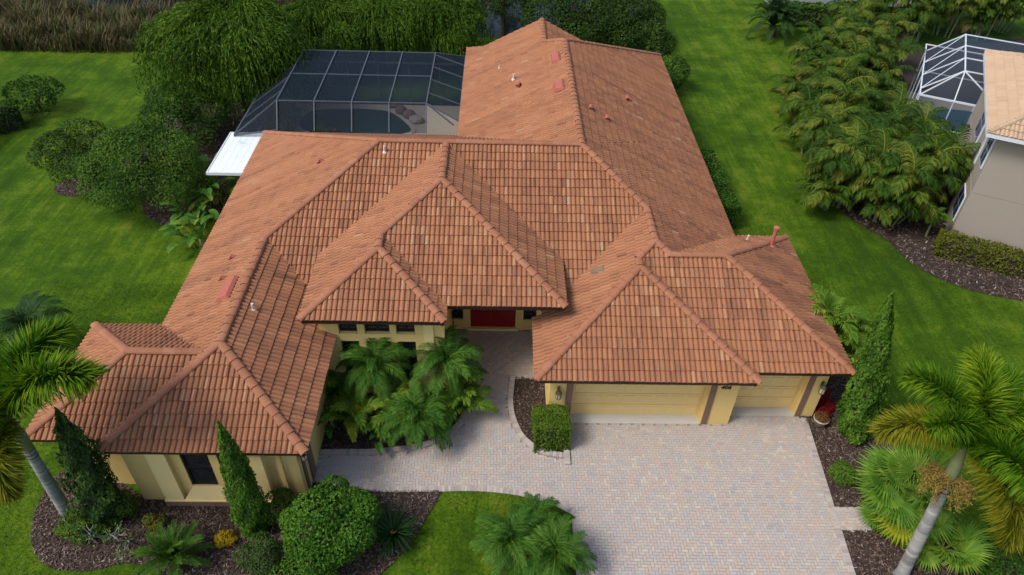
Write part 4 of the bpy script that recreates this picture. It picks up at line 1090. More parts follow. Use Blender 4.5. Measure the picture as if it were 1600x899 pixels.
for i, c in enumerate(far): clump_palm('areca palm clump farther back along the right lawn, %s from the front' % ords[i].replace('nearest the street', 'first'), c, 10, 8, (.3, 2.8), AREC, 'areca palms along the right lawn', 1.0)
for i, c in enumerate(third): clump_palm('areca palm clump behind the white pool cage, %s from the left' % ords[i].replace('nearest the street', 'first'), c, 6, 8, (.8, 3.0), AREC, 'areca palms behind the white cage', .8)
# dining bed palms
def crownp(px, py, z): return gp(px, py, z)
c = crownp(585, 572, 1.9); palm('feathery date palm in front of the dining room windows, left of two', (c[0], c[1] - .1), c, 36, PYG, group='date palms in the dining bed', s=(1.0, 1.25))
c = crownp(698, 568, 2.0); palm('feathery date palm at the dining room corner beside the porch', (c[0] + .1, c[1] - .1), c, 34, PYG, group='date palms in the dining bed', s=(1.0, 1.25))
c = crownp(655, 655, 1.1); palm('lowest feathery date palm at the walkway kerb of the dining bed', (c[0], c[1]), c, 36, PYG, group='date palms in the dining bed', s=(1.0, 1.25))
c = crownp(545, 650, .9)
T = clump_palm('broad leaved palm with one yellow frond beside the left wing wall', (c[0], c[1]), 2, 5, (.5, .9), AREC2, None, .3, (.8, 1.0))
for px, py, z, lab in ((612, 655, .5, 'low green palm in the dining bed between the date palms'), (512, 610, .7, 'green palm against the left wing wall in the dining bed'), (712, 640, .5, 'small leafy palm at the right curve of the dining bed')):
    q = gp(px, py, z); clump_palm(lab, (q[0], q[1]), 3, 7, (.25, .7), AREC2, None, .35, (.8, 1.1))
yf = frond_mesh('frond', 'fany', 1.25, 35, -70, 26, .26, .06, .15, .2, .15)
for az, ti, s in ((-1.25, .1, 1.0), (-.1, .5, .75), (.4, .7, .6)):
    o = inst('frond', yf, T, RM((c[0], c[1], .9), az, ti, 0, s)); o['label'] = 'yellow green frond'
# lawn palms in front
for i, (px, py, z, s, lab) in enumerate([(800, 845, .8, 1.0, 'leftmost feathery date palm on the front lawn patch'), (868, 868, .8, .95, 'feathery date palm on the lawn patch beside the driveway'), (838, 812, .5, .7, 'smaller date palm behind the two on the lawn patch')]):
    c = crownp(px, py, z); palm(lab, (c[0], c[1]), c, 34, PYG, group='date palms on the front lawn', s=(.9 * s, 1.1 * s), tilt=(-.4, .6))
# box hedge by the garage, round shrub and others
hedge('box_shrub', 'clipped bright green box shaped shrub at the garage corner', gp(833, 700)[:2] + (0, .35), gp(888, 698)[:2] + (-.05, .35), 1.15, 1.22, 'boxh', 7000, .085, .045, .05, cat='shrub')
bush('round_shrub', 'large round dense green shrub on the mulch by the walkway', 'shrub', (-4.75, 11.75), (1.6, 1.45, 1.35), 19000, .115, .07, 'round', k=34, lump=.34)
bush('leafy_shrub', 'loose small leaved shrub in front of the round shrub at the bottom edge', 'shrub', (-5.3, 10.55), (.95, .7, .6), 4500, .085, .05, 'cypb', k=9)
bush('leafy_shrub', 'loose small leaved shrub in the bed left of the round shrub', 'shrub', (-6.75, 11.0), (.75, .65, .65), 3600, .085, .05, 'cyp', k=8)
bush('leafy_shrub', 'dark shrub against the yellow wall behind the round shrub', 'shrub', (-6.55, 12.55), (.6, .5, .75), 2600, .08, .045, 'bush', k=7)
bush('leafy_shrub', 'small green shrub on the mulch at the right edge of the driveway', 'shrub', (11.75, 14.2), (.5, .48, .45), 3000, .075, .035, 'cypb', k=7)
bush('yellow_flowers', 'cluster of bright yellow flowers on the mulch near the pointed cypress', 'flowers', (-8.15, 11.85), (.42, .34, .22), 520, .08, .06, 'yellow', k=7, lump=.28)
bush('leafy_shrub', 'small yellowish shrub on the mulch below the front window', 'shrub', (-10.45, 12.35), (.36, .34, .28), 1100, .07, .045, 'yelh', k=5)
bush('leafy_shrub', 'pale green shrub at the foot of the leaning grey palm trunk', 'shrub', (-12.55, 12.15), (.8, .6, .45), 2200, .10, .055, 'boxh', k=8, lump=.4)
bush('leafy_shrub', 'small light shrub between the dark cypress and the yellow wall', 'shrub', (-11.35, 12.75), (.42, .35, .6), 1500, .08, .05, 'boxh', k=6)
# cypresses
cypress('dark leaning cypress at the left corner of the house', (-12.0, 12.6), tuple(yp(88, 640, 12.7)), .58, 10500, 'cyp', 'columnar cypresses', .26, .13)
cypress('pointed bright green cypress in front of the left front window', (-7.3, 12.25), tuple(yp(341, 659, 12.3)), .5, 10500, 'cypb', 'columnar cypresses', .10, .10)
cypress('tall tilted cypress beside the single garage on the right', (12.85, 16.15), (12.12, 16.6, 6.35), .64, 12000, 'cypb', 'columnar cypresses', .13, .13)
# plumeria with bare grey branches
T = thing('plumeria', 'low plumeria with bare grey forked branches on the mulch', 'shrub', (-11.6, 11.75, 0))
tips = []; GREYB = mat('grey_bark', [(0, (.16, .16, .15)), (1, (.30, .30, .28))], .9, [(20, .8)])
def fork(p, d, l, r, n):
    q = p + d * l; br.tube([p, (p + q) / 2 + rng.normal(0, .015, 3), q], [r, r * .85, r * .75], 5)
    if n == 0: tips.append(q); return
    for s in range(2 if n < 3 else 3):
        dd = norm(d * .75 + rng.normal(0, .5, 3) + [0, 0, .18]); fork(q, dd, l * rng.uniform(.7, .95), r * .75, n - 1)
for k_ in range(4):
    br = MB(); fork(np.array([-11.6 + .25 * (k_ - 1.5), 11.75 + .1 * (k_ % 2), 0]), norm(np.array([(k_ - 1.5) * .5, rng.normal(0, .4), .9])), .36, .03, 3)
    br.build('branch', GREYB, T)
lf = MB(); tp = np.array(tips); P = np.repeat(tp, 5, 0) + rng.normal(0, .06, (len(tp) * 5, 3)); leaf_quads(lf, P[::2], rng.normal(0, .5, (len(P[::2]), 3)) + [0, 0, 1], .17, .055, np.clip(rng.normal(.6, .2, len(P[::2])), 0, 1)); lf.build('foliage', 'bush', T)
# cycad, lily
T = thing('cycad', 'low spreading cycad with feathery dark fronds at the bottom of the bed', 'cycad', (-9.35, 11.05, 0))
tb = MB(); tb.lathe([(.18, 0), (.2, .2), (.1, .36), (0, .38)], (-9.35, 11.05, 0), 9); tb.build('trunk', 'fuzzbark', T); bunch(T, CYC, (-9.35, 11.05, .32), 30, (-.35, .7), (.85, 1.1))
def strap(name, label, c, n, L_, m, flower=None):
    T = thing(name, label, 'plant', (c[0], c[1], 0)); mb = MB()
    for i in range(n):
        a = rng.uniform(0, 6.28); P, A = arc(L_ * rng.uniform(.7, 1.1), rng.uniform(45, 85), rng.uniform(-60, 0), 6)
        w = np.array([.018, .024, .024, .02, .013, .002]); cs, sn = math.cos(a), math.sin(a)
        ce = np.stack([c[0] + P[:, 0] * cs, c[1] + P[:, 0] * sn, P[:, 2] + .02], 1); sd_ = np.array([-sn, cs, 0])
        Lp, Rp = ce - sd_ * w[:, None], ce + sd_ * w[:, None]; tn = rng.uniform(.2, .9)
        mb.quads([[Lp[j], Rp[j], Rp[j + 1], Lp[j + 1]] for j in range(5)], tn)
    mb.build('foliage', m, T)
    if flower is not None:
        f = MB(); leaf_quads(f, np.array(flower) + rng.normal(0, .03, (14, 3)), rng.normal(size=(14, 3)), .09, .05, .8); f.build('flower', 'croton', T)
    return T
strap('lily_plant', 'dark strappy lily with one orange bloom right of the round shrub', (-3.05, 11.95), 170, 1.15, 'lily', (-3.0, 11.75, .75))
# potted plant
T = thing('flower_pot', 'round beige clay pot with a bronze leaved plant beside the garage pillar', 'flower pot', (11.78, 16.62, 0))
p = MB(); p.lathe([(.0, .0), (.17, 0), (.25, .32), (.28, .34), (.28, .40), (.24, .40), (.235, .33), (0, .32)], (11.78, 16.62, .02), 20); p.build('pot', 'terracotta', T, smooth=True)
lf = MB(); blob_leaves(lf, [((11.78, 16.62, .45), (.24, .24, .14))], 420, .13, .04, .6); lf.build('plant', 'croton', T)
# red ground cover
T = thing('red_groundcover', 'patch of dark red foliage plants beside the garage side wall', 'plants', (12.2, 17.9, 0))
lf = MB(); blob_leaves(lf, [((12.05 + .3 * (i % 2), 17.1 + .35 * i, .14), (.3, .32, .2)) for i in range(6)], 2400, .14, .045, .7); lf.build('foliage', 'red', T)
clump_palm('areca palm leaning over the right end of the garage roof', (12.9, 19.4), 5, 8, (.9, 2.4), AREC2, None, .4, (1.0, 1.3))
# fan palms right of the driveway
T = thing('fan_palm', 'fan palm with round split leaves at the edge of the driveway bed', 'palm', (13.3, 13.2, 0))
tb = MB(); tb.tube([(13.3, 13.2, -.03), (13.3, 13.2, .5), (13.32, 13.15, .95)], [.16, .14, .11], 8); tb.build('trunk', 'fuzzbark', T)
for i in range(20):
    inst('leaf', FAN[i % 2], T, RM((13.3, 13.18, .95), i * 2.4, rng.uniform(-.15, .8), rng.normal(0, .2), rng.uniform(.9, 1.1)))
for az, ti, s in ((math.pi + .1, .15, 1.15), (math.pi - .35, .3, 1.15), (math.pi + .55, .05, 1.1)): inst('leaf', FAN[0], T, RM((13.3, 13.18, .95), az, ti, 0, s))
o = inst('leaf', FANY[0], T, RM((13.25, 13.0, .85), math.pi + .95, -.05, 0, 1.15)); o['label'] = 'yellow green fan leaf'
q = gp(1398, 800, .55); T = thing('fan_palm', 'small fan palm at the driveway side path', 'palm', (q[0], q[1], 0))
tb = MB(); tb.tube([(q[0], q[1], -.03), (q[0], q[1], .5)], [.12, .1], 8); tb.build('trunk', 'fuzzbark', T)
for i in range(12): inst('leaf', FAN[i % 2], T, RM((q[0], q[1], .5), i * 2.4, rng.uniform(-.1, .9), rng.normal(0, .2), rng.uniform(.7, .9)))
T = thing('fan_palm', 'low fan palm on the mulch right of the grey palm trunk', 'palm', (13.75, 11.5, 0))
tb = MB(); tb.tube([(13.75, 11.5, -.03), (13.75, 11.5, .45)], [.13, .1], 8); tb.build('trunk', 'fuzzbark', T)
for i in range(13): inst('leaf', FAN[i % 2], T, RM((13.75, 11.5, .45), i * 2.4, rng.uniform(0, .9), rng.normal(0, .2), rng.uniform(.75, .95)))
# foxtail palms
def foxtail(label, base, crown, shaft, dirs, inflo=()):
    T = thing('foxtail_palm', label, 'palm', (base[0], base[1], 0), 'foxtail palms in the front beds')
    b = np.array([base[0], base[1], -.05]); c = np.array(crown, float); s0 = b + (c - b) * shaft
    mb = MB(); n = 44; ts = np.linspace(0, 1, n); rr = np.interp(ts, [0, .08, .5, 1], [.23, .185, .17, .14]) * (1 + .03 * np.sin(ts * 95))
    mb.tube(b + ts[:, None] * (s0 - b), rr, 12, np.repeat(np.clip(rng.normal(.5, .22, n - 1), 0, 1), 12), cap=False); mb.build('trunk', 'palmbark', T, smooth=True)
    rgs = MB()
    for t in (.90, .94, .985): q = b + (s0 - b) * t; d = norm(s0 - b); rgs.tube([q - d * .012, q + d * .012], [.162, .162], 12)
    rgs.build('leaf_scar', 'fuzzbark', T)
    sh = MB(); sh.tube(s0 + np.linspace(0, 1, 6)[:, None] * (c - s0), [.15, .17, .155, .12, .09, .05], 10); sh.build('crownshaft', 'palmshaft', T, smooth=True)
    for az, ti, rl, s, kind in dirs: inst('frond', (FOXY if kind else FOX)[int(rng.integers(2)) if not kind else kind - 1], T, RM(c - (c - s0) * .1, R(az), R(ti), R(rl), s * 1.12))
    for (p_, L_, az) in inflo:
        p_ = s0 + np.array(p_) * 0
        fl_ = MB(); d0 = np.array([math.cos(R(az)), math.sin(R(az)), .1])
        for k in range(16):
            d = norm(d0 + rng.normal(0, .38, 3)); st = [p_, p_ + d * L_ * .5, p_ + d * L_ + [0, 0, -.28 * L_]]; fl_.tube(st, [.015, .01, .006], 4)
            P = np.repeat(np.array([st[1] + (st[2] - st[1]) * t for t in np.linspace(-.3, 1, 14)]), 5, 0); P = P + rng.normal(0, .05, P.shape)
            leaf_quads(fl_, P, rng.normal(size=P.shape), .06, .035, np.clip(rng.normal(.5, .25, len(P)), 0, 1))
        fl_.build('inflorescence', 'inflo', T)
    return T
fc = yp(1512, 690, 11.3)
foxtail('big foxtail palm with grey trunk and golden flower sprays at the right', (12.35, 10.85), tuple(fc), .76,
        [(83, 30, 0, 1.0, 0), (143, 12, 0, 1.0, 0), (172, -8, 0, .98, 1), (196, 4, 0, .9, 0), (8, 2, 0, 1.0, 0), (-80, -14, 0, 1.0, 0), (-66, -48, 0, 1.1, 1), (-25, -12, 0, .95, 0), (45, 25, 0, .9, 0)],
        [((0, 0, 0), .75, 165), ((0, 0, 0), .6, 195), ((0, 0, 0), .7, -60)])
fc = yp(10, 646, 12.3)
foxtail('foxtail palm at the left edge with leaning grey trunk and yellowing fronds', (-13.2, 12.6), tuple(fc), .72,
        [(52, 12, 0, 1.15, 0), (4, 4, 0, 1.25, 0), (78, -5, 0, .9, 0), (-72, -35, 0, .95, 1), (-80, 0, 0, .9, 0), (120, 10, 0, 1.0, 0), (180, 10, 0, 1.0, 0), (230, 10, 0, 1.0, 0)])
# left lawn: dark palm, hedge, bushes
palm('dark low palm on the shaded lawn left of the house', (-17.4, 19.5), (-17.3, 19.6, 1.5), 24, DKP, tr=.13, name='date_palm', s=(.9, 1.1))
bush('rough_stump', 'brown mulched stump under the dark palm on the left lawn', 'stump', (-16.6, 18.7), (.4, .3, .2), 500, .1, .04, 'reed', k=4)
tree('shade_tree', 'small spreading tree with a forked trunk in a mulch ring on the left lawn', 'tree', (-20.7, 31.3), 4.4, (2.1, 1.9, 1.9), 28, 17000, .11, .065, 'oak', .10, 2.0, blobr=.42, tint0=.6)
tree('shade_tree', 'large bushy dark green tree between the left lawn and the house', 'tree', (-17.0, 30.4), 5.3, (3.6, 3.1, 3.1), 66, 66000, .115, .065, 'bush', .16, 1.8, blobr=.30, tint0=.55)
tree('shade_tree', 'dark shrubby tree under the weeping tree beside the pool cage', 'tree', (-17.4, 36.4), 4.5, (2.9, 2.4, 2.4), 36, 26000, .13, .075, 'bush', .12, 1.5, blobr=.4, tint0=.4)
bush('leafy_shrub', 'rounded dark shrub at the dark cage on the far left', 'shrub', (-27.2, 39.6), (1.5, 1.4, 1.15), 5000, .14, .09, 'bush', k=12, tint0=.35)
hedge('hedge', 'dark clipped hedge at the left edge below the round shrub', (-31.6, 34.6), (-27.4, 38.0), 1.3, 1.4, 'bush', 6000, .13, .08, .07, .35)
hedge('hedge', 'rounded green hedge along the right wing wall', (11.0, 28.7), (10.9, 34.2), 1.5, 1.35, 'round', 9000, .12, .075, .12, .45)
bush('leafy_shrub', 'rounded shrub at the far right corner of the right wing', 'shrub', (11.2, 44.6), (1.2, 1.3, 1.2), 4200, .15, .1, 'bush', k=10)
bush('leafy_shrub', 'taller shrub behind the right wing near the oaks', 'shrub', (10.9, 48.0), (1.0, 1.2, 1.5), 3600, .16, .1, 'oak', k=10)
# bird of paradise beside the left eave
def paddle(name, m, stalk, L_, w):
    P, A = arc(stalk, 84, 66, 5); mb = MB(); mb.tube(P, [.03, .026, .02, .016, .013], 5, .8, cap=False)
    n = 9; P2, A2 = arc(L_, 62, -30, n); P2 = P2 + P[-1]; ws = w * np.array([.2, .7, .95, 1, 1, .9, .75, .5, .08])
    Lf = P2 + np.stack([np.zeros(n), -ws * rng.uniform(.75, 1.1, n) / 2, .14 * ws], 1); Rt = P2 + np.stack([np.zeros(n), ws * rng.uniform(.75, 1.1, n) / 2, .14 * ws], 1)
    f = [[i, n + i, n + i + 1, i + 1] for i in range(n - 1)] + [[n + i, 2 * n + i, 2 * n + i + 1, n + i + 1] for i in range(n - 1)]
    mb.add(np.concatenate([Lf, P2, Rt]), f, np.clip(rng.normal(.5, .12, len(f)), 0, 1))
    return mb.mesh(name, m)
BOP = [paddle('leaf', 'bop', st, L_, w_) for st, L_, w_ in ((.9, 1.2, .5), (1.4, 1.3, .52), (2.0, 1.35, .55), (1.2, 1.1, .45))]
for i, (px, py, n, zz_, lab) in enumerate([(338, 318, 32, 4, 'bird of paradise plant with tall paddle leaves near the white patio roof'), (312, 350, 28, 2, 'lower bird of paradise plant beside the mulch bed'), (318, 385, 18, 2, 'lowest bird of paradise plant against the left roof eave')]):
    c = gp(px, py); T = thing('bird_of_paradise', lab, 'plant', c, 'bird of paradise plants by the left eave')
    st = MB(); st.lathe([(.16, 0), (.13, .4), (.05, .6)], c, 8); st.build('stem', 'palmshaft', T)
    for k in range(n): inst('leaf', BOP[int(rng.integers(zz_))], T, RM((c[0] + rng.normal(0, .32), c[1] + rng.normal(0, .32), 0), rng.uniform(0, 6.28), rng.uniform(-.45, .1), 0, rng.uniform(.65, .95)))
for i, (px, py, n, lab) in enumerate([(520, 668, 12, 'broad leaved plant at the lower left of the dining bed by the wall'), (600, 690, 9, 'small broad leaved plant at the kerb of the dining bed')]):
    c = gp(px, py); T = thing('broad_leaf_plant', lab, 'plant', c)
    st = MB(); st.lathe([(.1, 0), (.08, .25), (.03, .4)], c, 8); st.build('stem', 'palmshaft', T)
    for k in range(n): inst('leaf', BOP[int(rng.choice([0, 3]))], T, RM((c[0] + rng.normal(0, .15), c[1] + rng.normal(0, .12), 0), rng.uniform(0, 6.28), rng.uniform(-.5, .0), 0, rng.uniform(.5, .75)))
# pool plants in the cage
bush('leafy_shrub', 'green shrub inside the dark pool cage at its left end', 'shrub', (-12.2, 37.6), (.75, 1.4, .9), 3000, .14, .08, 'bush', k=8)
bush('leafy_shrub', 'small shrub at the near pool edge behind the roof ridge', 'shrub', (-9.9, 36.9), (.6, .4, .5), 1200, .12, .07, 'bush', k=6)

# weeping trees
def weeping(label, base, h, rad, strands, L_, group, m='weep'):
    strands = int(strands * .8)
    T = thing('weeping_tree', label, 'tree', (base[0], base[1], 0), group)
    rx, ry, rz = rad; bl = []
    for i in range(24):
        d = sph(1)[0]; d[2] = abs(d[2]) * .9 - .1
        bl.append(np.array([base[0], base[1], h - rz]) + d * np.array(rad) * rng.uniform(.45, 1.0))
    tr = MB(); tr.tube([(base[0], base[1], -.05), (base[0] + .1, base[1], h * .25), (base[0], base[1], h * .42)], [.24, .19, .16], 8); limbs(tr, (base[0], base[1], h * .4), bl[:12], .1); tr.build('trunk', 'bark', T, smooth=True)
    B = np.array(bl); k = rng.integers(len(bl), size=strands); d = sph(strands); d[:, 2] = np.abs(d[:, 2])
    S = B[k] + d * np.array([rx, ry, rz]) * .24 * rng.uniform(.5, 1, (strands, 1))
    o = norm(S - np.array([base[0], base[1], h - rz])) * .6 + d * .5; o[:, 2] = 0
    ln = L_ * rng.uniform(.45, 1.15, strands); nl = 16; mb = MB(); tk = rng.normal(0, .1, len(bl))[k]
    for j in range(nl):
        t = (j + rng.random(strands)) / nl
        P = S + o * (.55 * ln * (1 - (1 - t) ** 2))[:, None]; P[:, 2] += .25 * ln * t - 1.05 * ln * t ** 2
        D = o * (1.1 * (1 - t))[:, None]; D[:, 2] += .25 - 2.1 * t; D = norm(norm(D) + rng.normal(0, .42, (strands, 3)))
        ok = P[:, 2] > .15
        nrm = norm(np.cross(D, rng.normal(size=(strands, 3)))); l = (.30 * rng.uniform(.7, 1.3, strands))[:, None]; w = .055
        Q = np.stack([P - D * l / 2, P + nrm * w / 2, P + D * l / 2, P - nrm * w / 2], 1)[ok]
        mb.quads(Q, np.clip(.62 + tk - .28 * t + rng.normal(0, .13, strands), 0, 1)[ok])
    mb.build('crown', m, T)
    return T
weeping('light green weeping tree left of the pool cage', (-15.2, 39.8), 7.3, (3.1, 2.8, 3.0), 7000, 4.3, 'weeping trees behind the pool')
weeping('weeping tree behind the left end of the pool cage', (-12.0, 46.6), 5.2, (3.3, 2.6, 2.5), 3600, 2.7, 'weeping trees behind the pool')
weeping('weeping tree behind the middle of the pool cage', (-8.0, 47.2), 5.5, (3.2, 2.6, 2.5), 3600, 2.7, 'weeping trees behind the pool')
weeping('weeping tree behind the right end of the pool cage next to the dark oaks', (-4.2, 47.6), 5.1, (2.9, 2.4, 2.3), 3200, 2.5, 'weeping trees behind the pool')
# dark oaks behind the right wing
for i, (x, y, h, rr, lab) in enumerate([(.2, 53.0, 6.2, 4.0, 'dark oak tree behind the roof gable, left of three'), (5.0, 50.8, 5.6, 4.0, 'dark oak tree behind the ridge of the right wing, middle of three'), (8.6, 51.0, 5.2, 3.5, 'dark oak tree at the lawn edge, right of three')]):
    tree('oak_tree', lab, 'tree', (x, y), h, (rr, rr * .9, 2.7), 50, 34000, .16, .10, 'oak', .2, h - 3.3, 'oaks behind the house', blobr=.36)
tree('oak_tree', 'dark tree beyond the pond bank at the top of the picture', 'tree', (6.5, 57), 6.5, (4, 3, 2.6), 22, 9000, .24, .15, 'oak', .2, 3.6, None, blobr=.4)
fw = MB(); blob_leaves(fw, [((x, 80 + 3 * math.sin(x), 4.5), (5, 4, 6.5)) for x in range(-62, 30, 6)], 16000, .6, .4); fw.build('far_wood', 'oak', None, 'stuff')
# phoenix palm and hedge by the far grey house
palm('bushy date palm at the top of the right lawn near the grey house', (20.7, 54.3), (20.7, 54.3, .75), 60, PHX, tr=.3, name='date_palm', tilt=(-.35, .8), s=(.85, 1.1))
hedge('hedge', 'dark hedge in front of the pale grey house wall', (22.4, 57.0), (27.4, 56.2), 1.3, 1.6, 'bush', 4000, .2, .12, .1, .4)
# hedges at the right
EX = np.array([.894, -.449]); EY = np.array([.449, .894]); NO = np.array([21.84, 28.02])
def nl(x, y, z=0.0): q = NO + EX * x + EY * y; return np.array([q[0], q[1], z])
hedge('hedge', 'low yellow green hedge at the foot of the taupe house wall', nl(-.5, -1.0), nl(7, -1.0), 1.25, .95, 'yelh', 9000, .11, .065, .09, .4)
tree('leafy_shrub', 'tall dark shrub at the right edge above the foxtail palm', 'shrub', tuple(gp(1604, 672)[:2]), 3.9, (.8, .8, 1.9), 16, 9000, .14, .08, 'oak', .1, 1.5, None, blobr=.5)
bush('leafy_shrub', 'dark shrub with a red flower in the bottom right corner', 'shrub', (15.6, 10.9), (1.3, .8, .6), 4200, .11, .06, 'bush', k=10, tint0=.35)
clump_palm('small young palm on the mulch by the taupe house corner', gp(1448, 370)[:2], 1, 8, (.7, .8), AREC2, None, .1, (.7, .85))

# reeds along the pond
def reeds(poly, n, h, mix):
    P = np.asarray(poly); Q = rng.uniform(P.min(0), P.max(0), (n * 3, 2)); Q = Q[inpoly(Q, P)][:n]; n = len(Q)
    hh = h * rng.uniform(.45, 1.15, n) * (.8 + .3 * np.sin(Q[:, 0] * 1.1 + np.sin(Q[:, 1] * 1.7) * 2)); a = rng.uniform(0, 6.28, n); lean = rng.uniform(.05, .75, n)
    b = np.concatenate([Q, np.zeros((n, 1))], 1); d = np.stack([np.cos(a) * lean, np.sin(a) * lean, np.ones(n)], 1)
    s = np.stack([-np.sin(a), np.cos(a), np.zeros(n)], 1) * .035
    mid = b + d * (hh * .55)[:, None]; tip = mid + (d + np.stack([np.cos(a) * .5, np.sin(a) * .5, -.15 + 0 * a], 1)) * (hh * .45)[:, None]
    g = rng.random(n) < mix
    for k, m_ in ((g, 'reedg'), (~g, 'reed')):
        mb = MB(); t = np.clip(rng.normal(.5, .25, k.sum()), 0, 1)
        mb.quads(np.stack([b[k] - s[k], b[k] + s[k], mid[k] + s[k], mid[k] - s[k]], 1), t); mb.tris(np.stack([mid[k] - s[k], mid[k] + s[k], tip[k]], 1), t)
        mb.build('reeds', m_, None, 'stuff')
reeds([(-48, 50), (-40, 49.2), (-34, 48.2), (-28, 48.3), (-22.5, 48.8), (-16, 50), (-15.5, 53), (-22, 54.5), (-31, 55.5), (-38, 57), (-48, 58)], 16000, 1.7, .3)
reeds([(-14, 56), (-10, 58), (-24, 64), (-40, 68), (-40, 64), (-26, 60)], 7000, 1.8, .2)

# short grass blades that soften the lawn edges and give the near lawn its nap
def blades(polys_in, polys_out, dens, h, name, box_):
    x0, x1, y0, y1 = box_; n = int((x1 - x0) * (y1 - y0) * dens); Q = np.stack([rng.uniform(x0, x1, n), rng.uniform(y0, y1, n)], 1)
    for p in polys_out: Q = Q[~inpoly(Q, p)]
    n = len(Q); a = rng.uniform(0, 6.28, n); lean = rng.uniform(.1, .9, n); hh = h * rng.uniform(.6, 1.3, n)
    b = np.concatenate([Q, np.zeros((n, 1))], 1); s = np.stack([-np.sin(a), np.cos(a), np.zeros(n)], 1) * .009
    tip = b + np.stack([np.cos(a) * lean, np.sin(a) * lean, np.ones(n)], 1) * hh[:, None]
    pt = np.sin(Q[:, 0] * .9 + np.sin(Q[:, 1] * .7) * 2) * .1
    mb = MB(); mb.tris(np.stack([b - s, b + s, tip], 1), np.clip(.5 + pt + rng.normal(0, .22, n), 0, 1)); mb.build(name, 'grassblade', None, 'stuff')
HOUSE_FP = [(-13.3, 13.4), (11.6, 13.4), (11.6, 31), (-13.3, 31)]
blades([], [drive, walk] + [v for v in beds.values()], 420, .06, 'lawn_blades', (-2.6, 2.62, 8.5, 13.8))
blades([], [HOUSE_FP, beds['front']], 200, .07, 'lawn_blades', (-19, -10, 9.8, 24))
blades([], [HOUSE_FP, beds['drive_side'], beds['areca']], 130, .07, 'lawn_blades', (11.5, 24, 10, 31))

# ================================================================== neighbours
nb = thing('neighbour_house', 'two storey taupe stucco house with beige tile roof at the right edge', 'house', (*nl(0, 0)[:2], 0))
def nbox(name, m, x0, x1, y0, y1, z0, z1, par=nb):
    mb = MB(); mb.box(x0, x1, y0, y1, z0, z1, .5, lambda p: nl(p[0], p[1], p[2])); return mb.build(name, m, par)
nbox('wall', 'taupe', 0, 14, 0, 8.9, 0, 2.82); nbox('wall', 'taupe', .012, 13.99, .012, 8.88, 2.84, 5.82); nbox('wall_joint', 'trim', .02, 13.98, .02, 8.87, 2.82, 2.84)
def nwin(y0, y1, z0, z1):
    f = nbox('window', 'whitemetal', -.05, .02, y0, y1, z0, z1)
    nbox('pane', 'blueglass', -.056, -.045, y0 + .06, (y0 + y1) / 2 - .03, z0 + .06, (z0 + z1) / 2 - .02, f); nbox('pane', 'blueglass', -.056, -.045, (y0 + y1) / 2 + .03, y1 - .06, z0 + .06, (z0 + z1) / 2 - .02, f)
    nbox('pane', 'blueglass', -.056, -.045, y0 + .06, (y0 + y1) / 2 - .03, (z0 + z1) / 2 + .02, z1 - .06, f); nbox('pane', 'blueglass', -.056, -.045, (y0 + y1) / 2 + .03, y1 - .06, (z0 + z1) / 2 + .02, z1 - .06, f)
nwin(.35, 1.5, 3.9, 5.4); nwin(.5, 1.9, .9, 2.3); nwin(4.0, 5.6, 3.4, 4.9); nbox('wall_panel', 'whitemetal', -.03, .015, 2.2, 2.5, 3.2, 5.7)
nbox('side_door', 'bronze', -.03, .02, 3.2, 4.3, .2, 2.4)
nbox('gutter', 'whitemetal', -.62, 14, -.62, -.50, 5.83, 5.99); nbox('gutter', 'whitemetal', -.62, -.50, -.5, 9.5, 5.83, 5.99); nbox('soffit', 'whitemetal', -.5, 14, -.5, 9.4, 5.81, 5.83)
# beige tile roof: left slope, front slope, back slope
nr = MB(); ndk = MB()
NBk = Blk((-.55, 5.95, .42), (14.5, 5.95, .42), (-.55, 5.95, .42), (9.5, 5.95, .42))
for k in 'LFB':
    eu3, es, nn, org = plane_frame(k, NBk.side[k])
    for r in range(15):
        for c in range(60):
            u = -15 + c * .34 if k != 'F' else -1 + c * .34
            if k == 'L': u = -10 + c * .34
            o = org + eu3 * u + es * (r * .40 - .03)
            P = o + np.array([0, .34, .34, 0])[:, None] * eu3 + np.array([0, 0, .44, .44])[:, None] * es
            g = gmargin(k, [NBk], P[:, 0], P[:, 1])
            if g.max() < 0: continue
            W = o + TT[:, :, :1] * eu3 * 1.1 + TT[:, :, 1:2] * es * 1.05 + TT[:, :, 2:] * nn * 1.3
            tn = np.clip(rng.normal(.5, .07), 0, 1)
            for S in (TT, TB):
                W = o + S[:, :, :1] * eu3 * 1.1 + S[:, :, 1:2] * es * 1.05 + S[:, :, 2:] * nn * 1.3
                for q in W:
                    gg = gmargin(k, [NBk], q[:, 0], q[:, 1]); pl = list(q) if (gg >= 0).all() else clip_poly(q, gg)
                    if len(pl) >= 3: nr.add([nl(*p_) for p_ in pl], [list(range(len(pl)))], tn)
nroof = nr.build('roof', 'beigetile', nb)
nc = MB()
for a, b in (((-.55, -.55, 6.03), (4.47, 4.47, 8.12)), ((-.55, 9.5, 6.03), (4.47, 4.48, 8.12)), ((4.47, 4.475, 8.12), (9.5, 4.475, 8.12))):
    a, b = nl(*a), nl(*b); k = 17
    for i in range(k): nc.tube([a + (b - a) * (i / k), a + (b - a) * ((i + 1.02) / k)], [.13, .11], 8, rng.uniform(.3, .7))
nc.build('ridge_cap', 'beigetile', nroof, 'stuff')
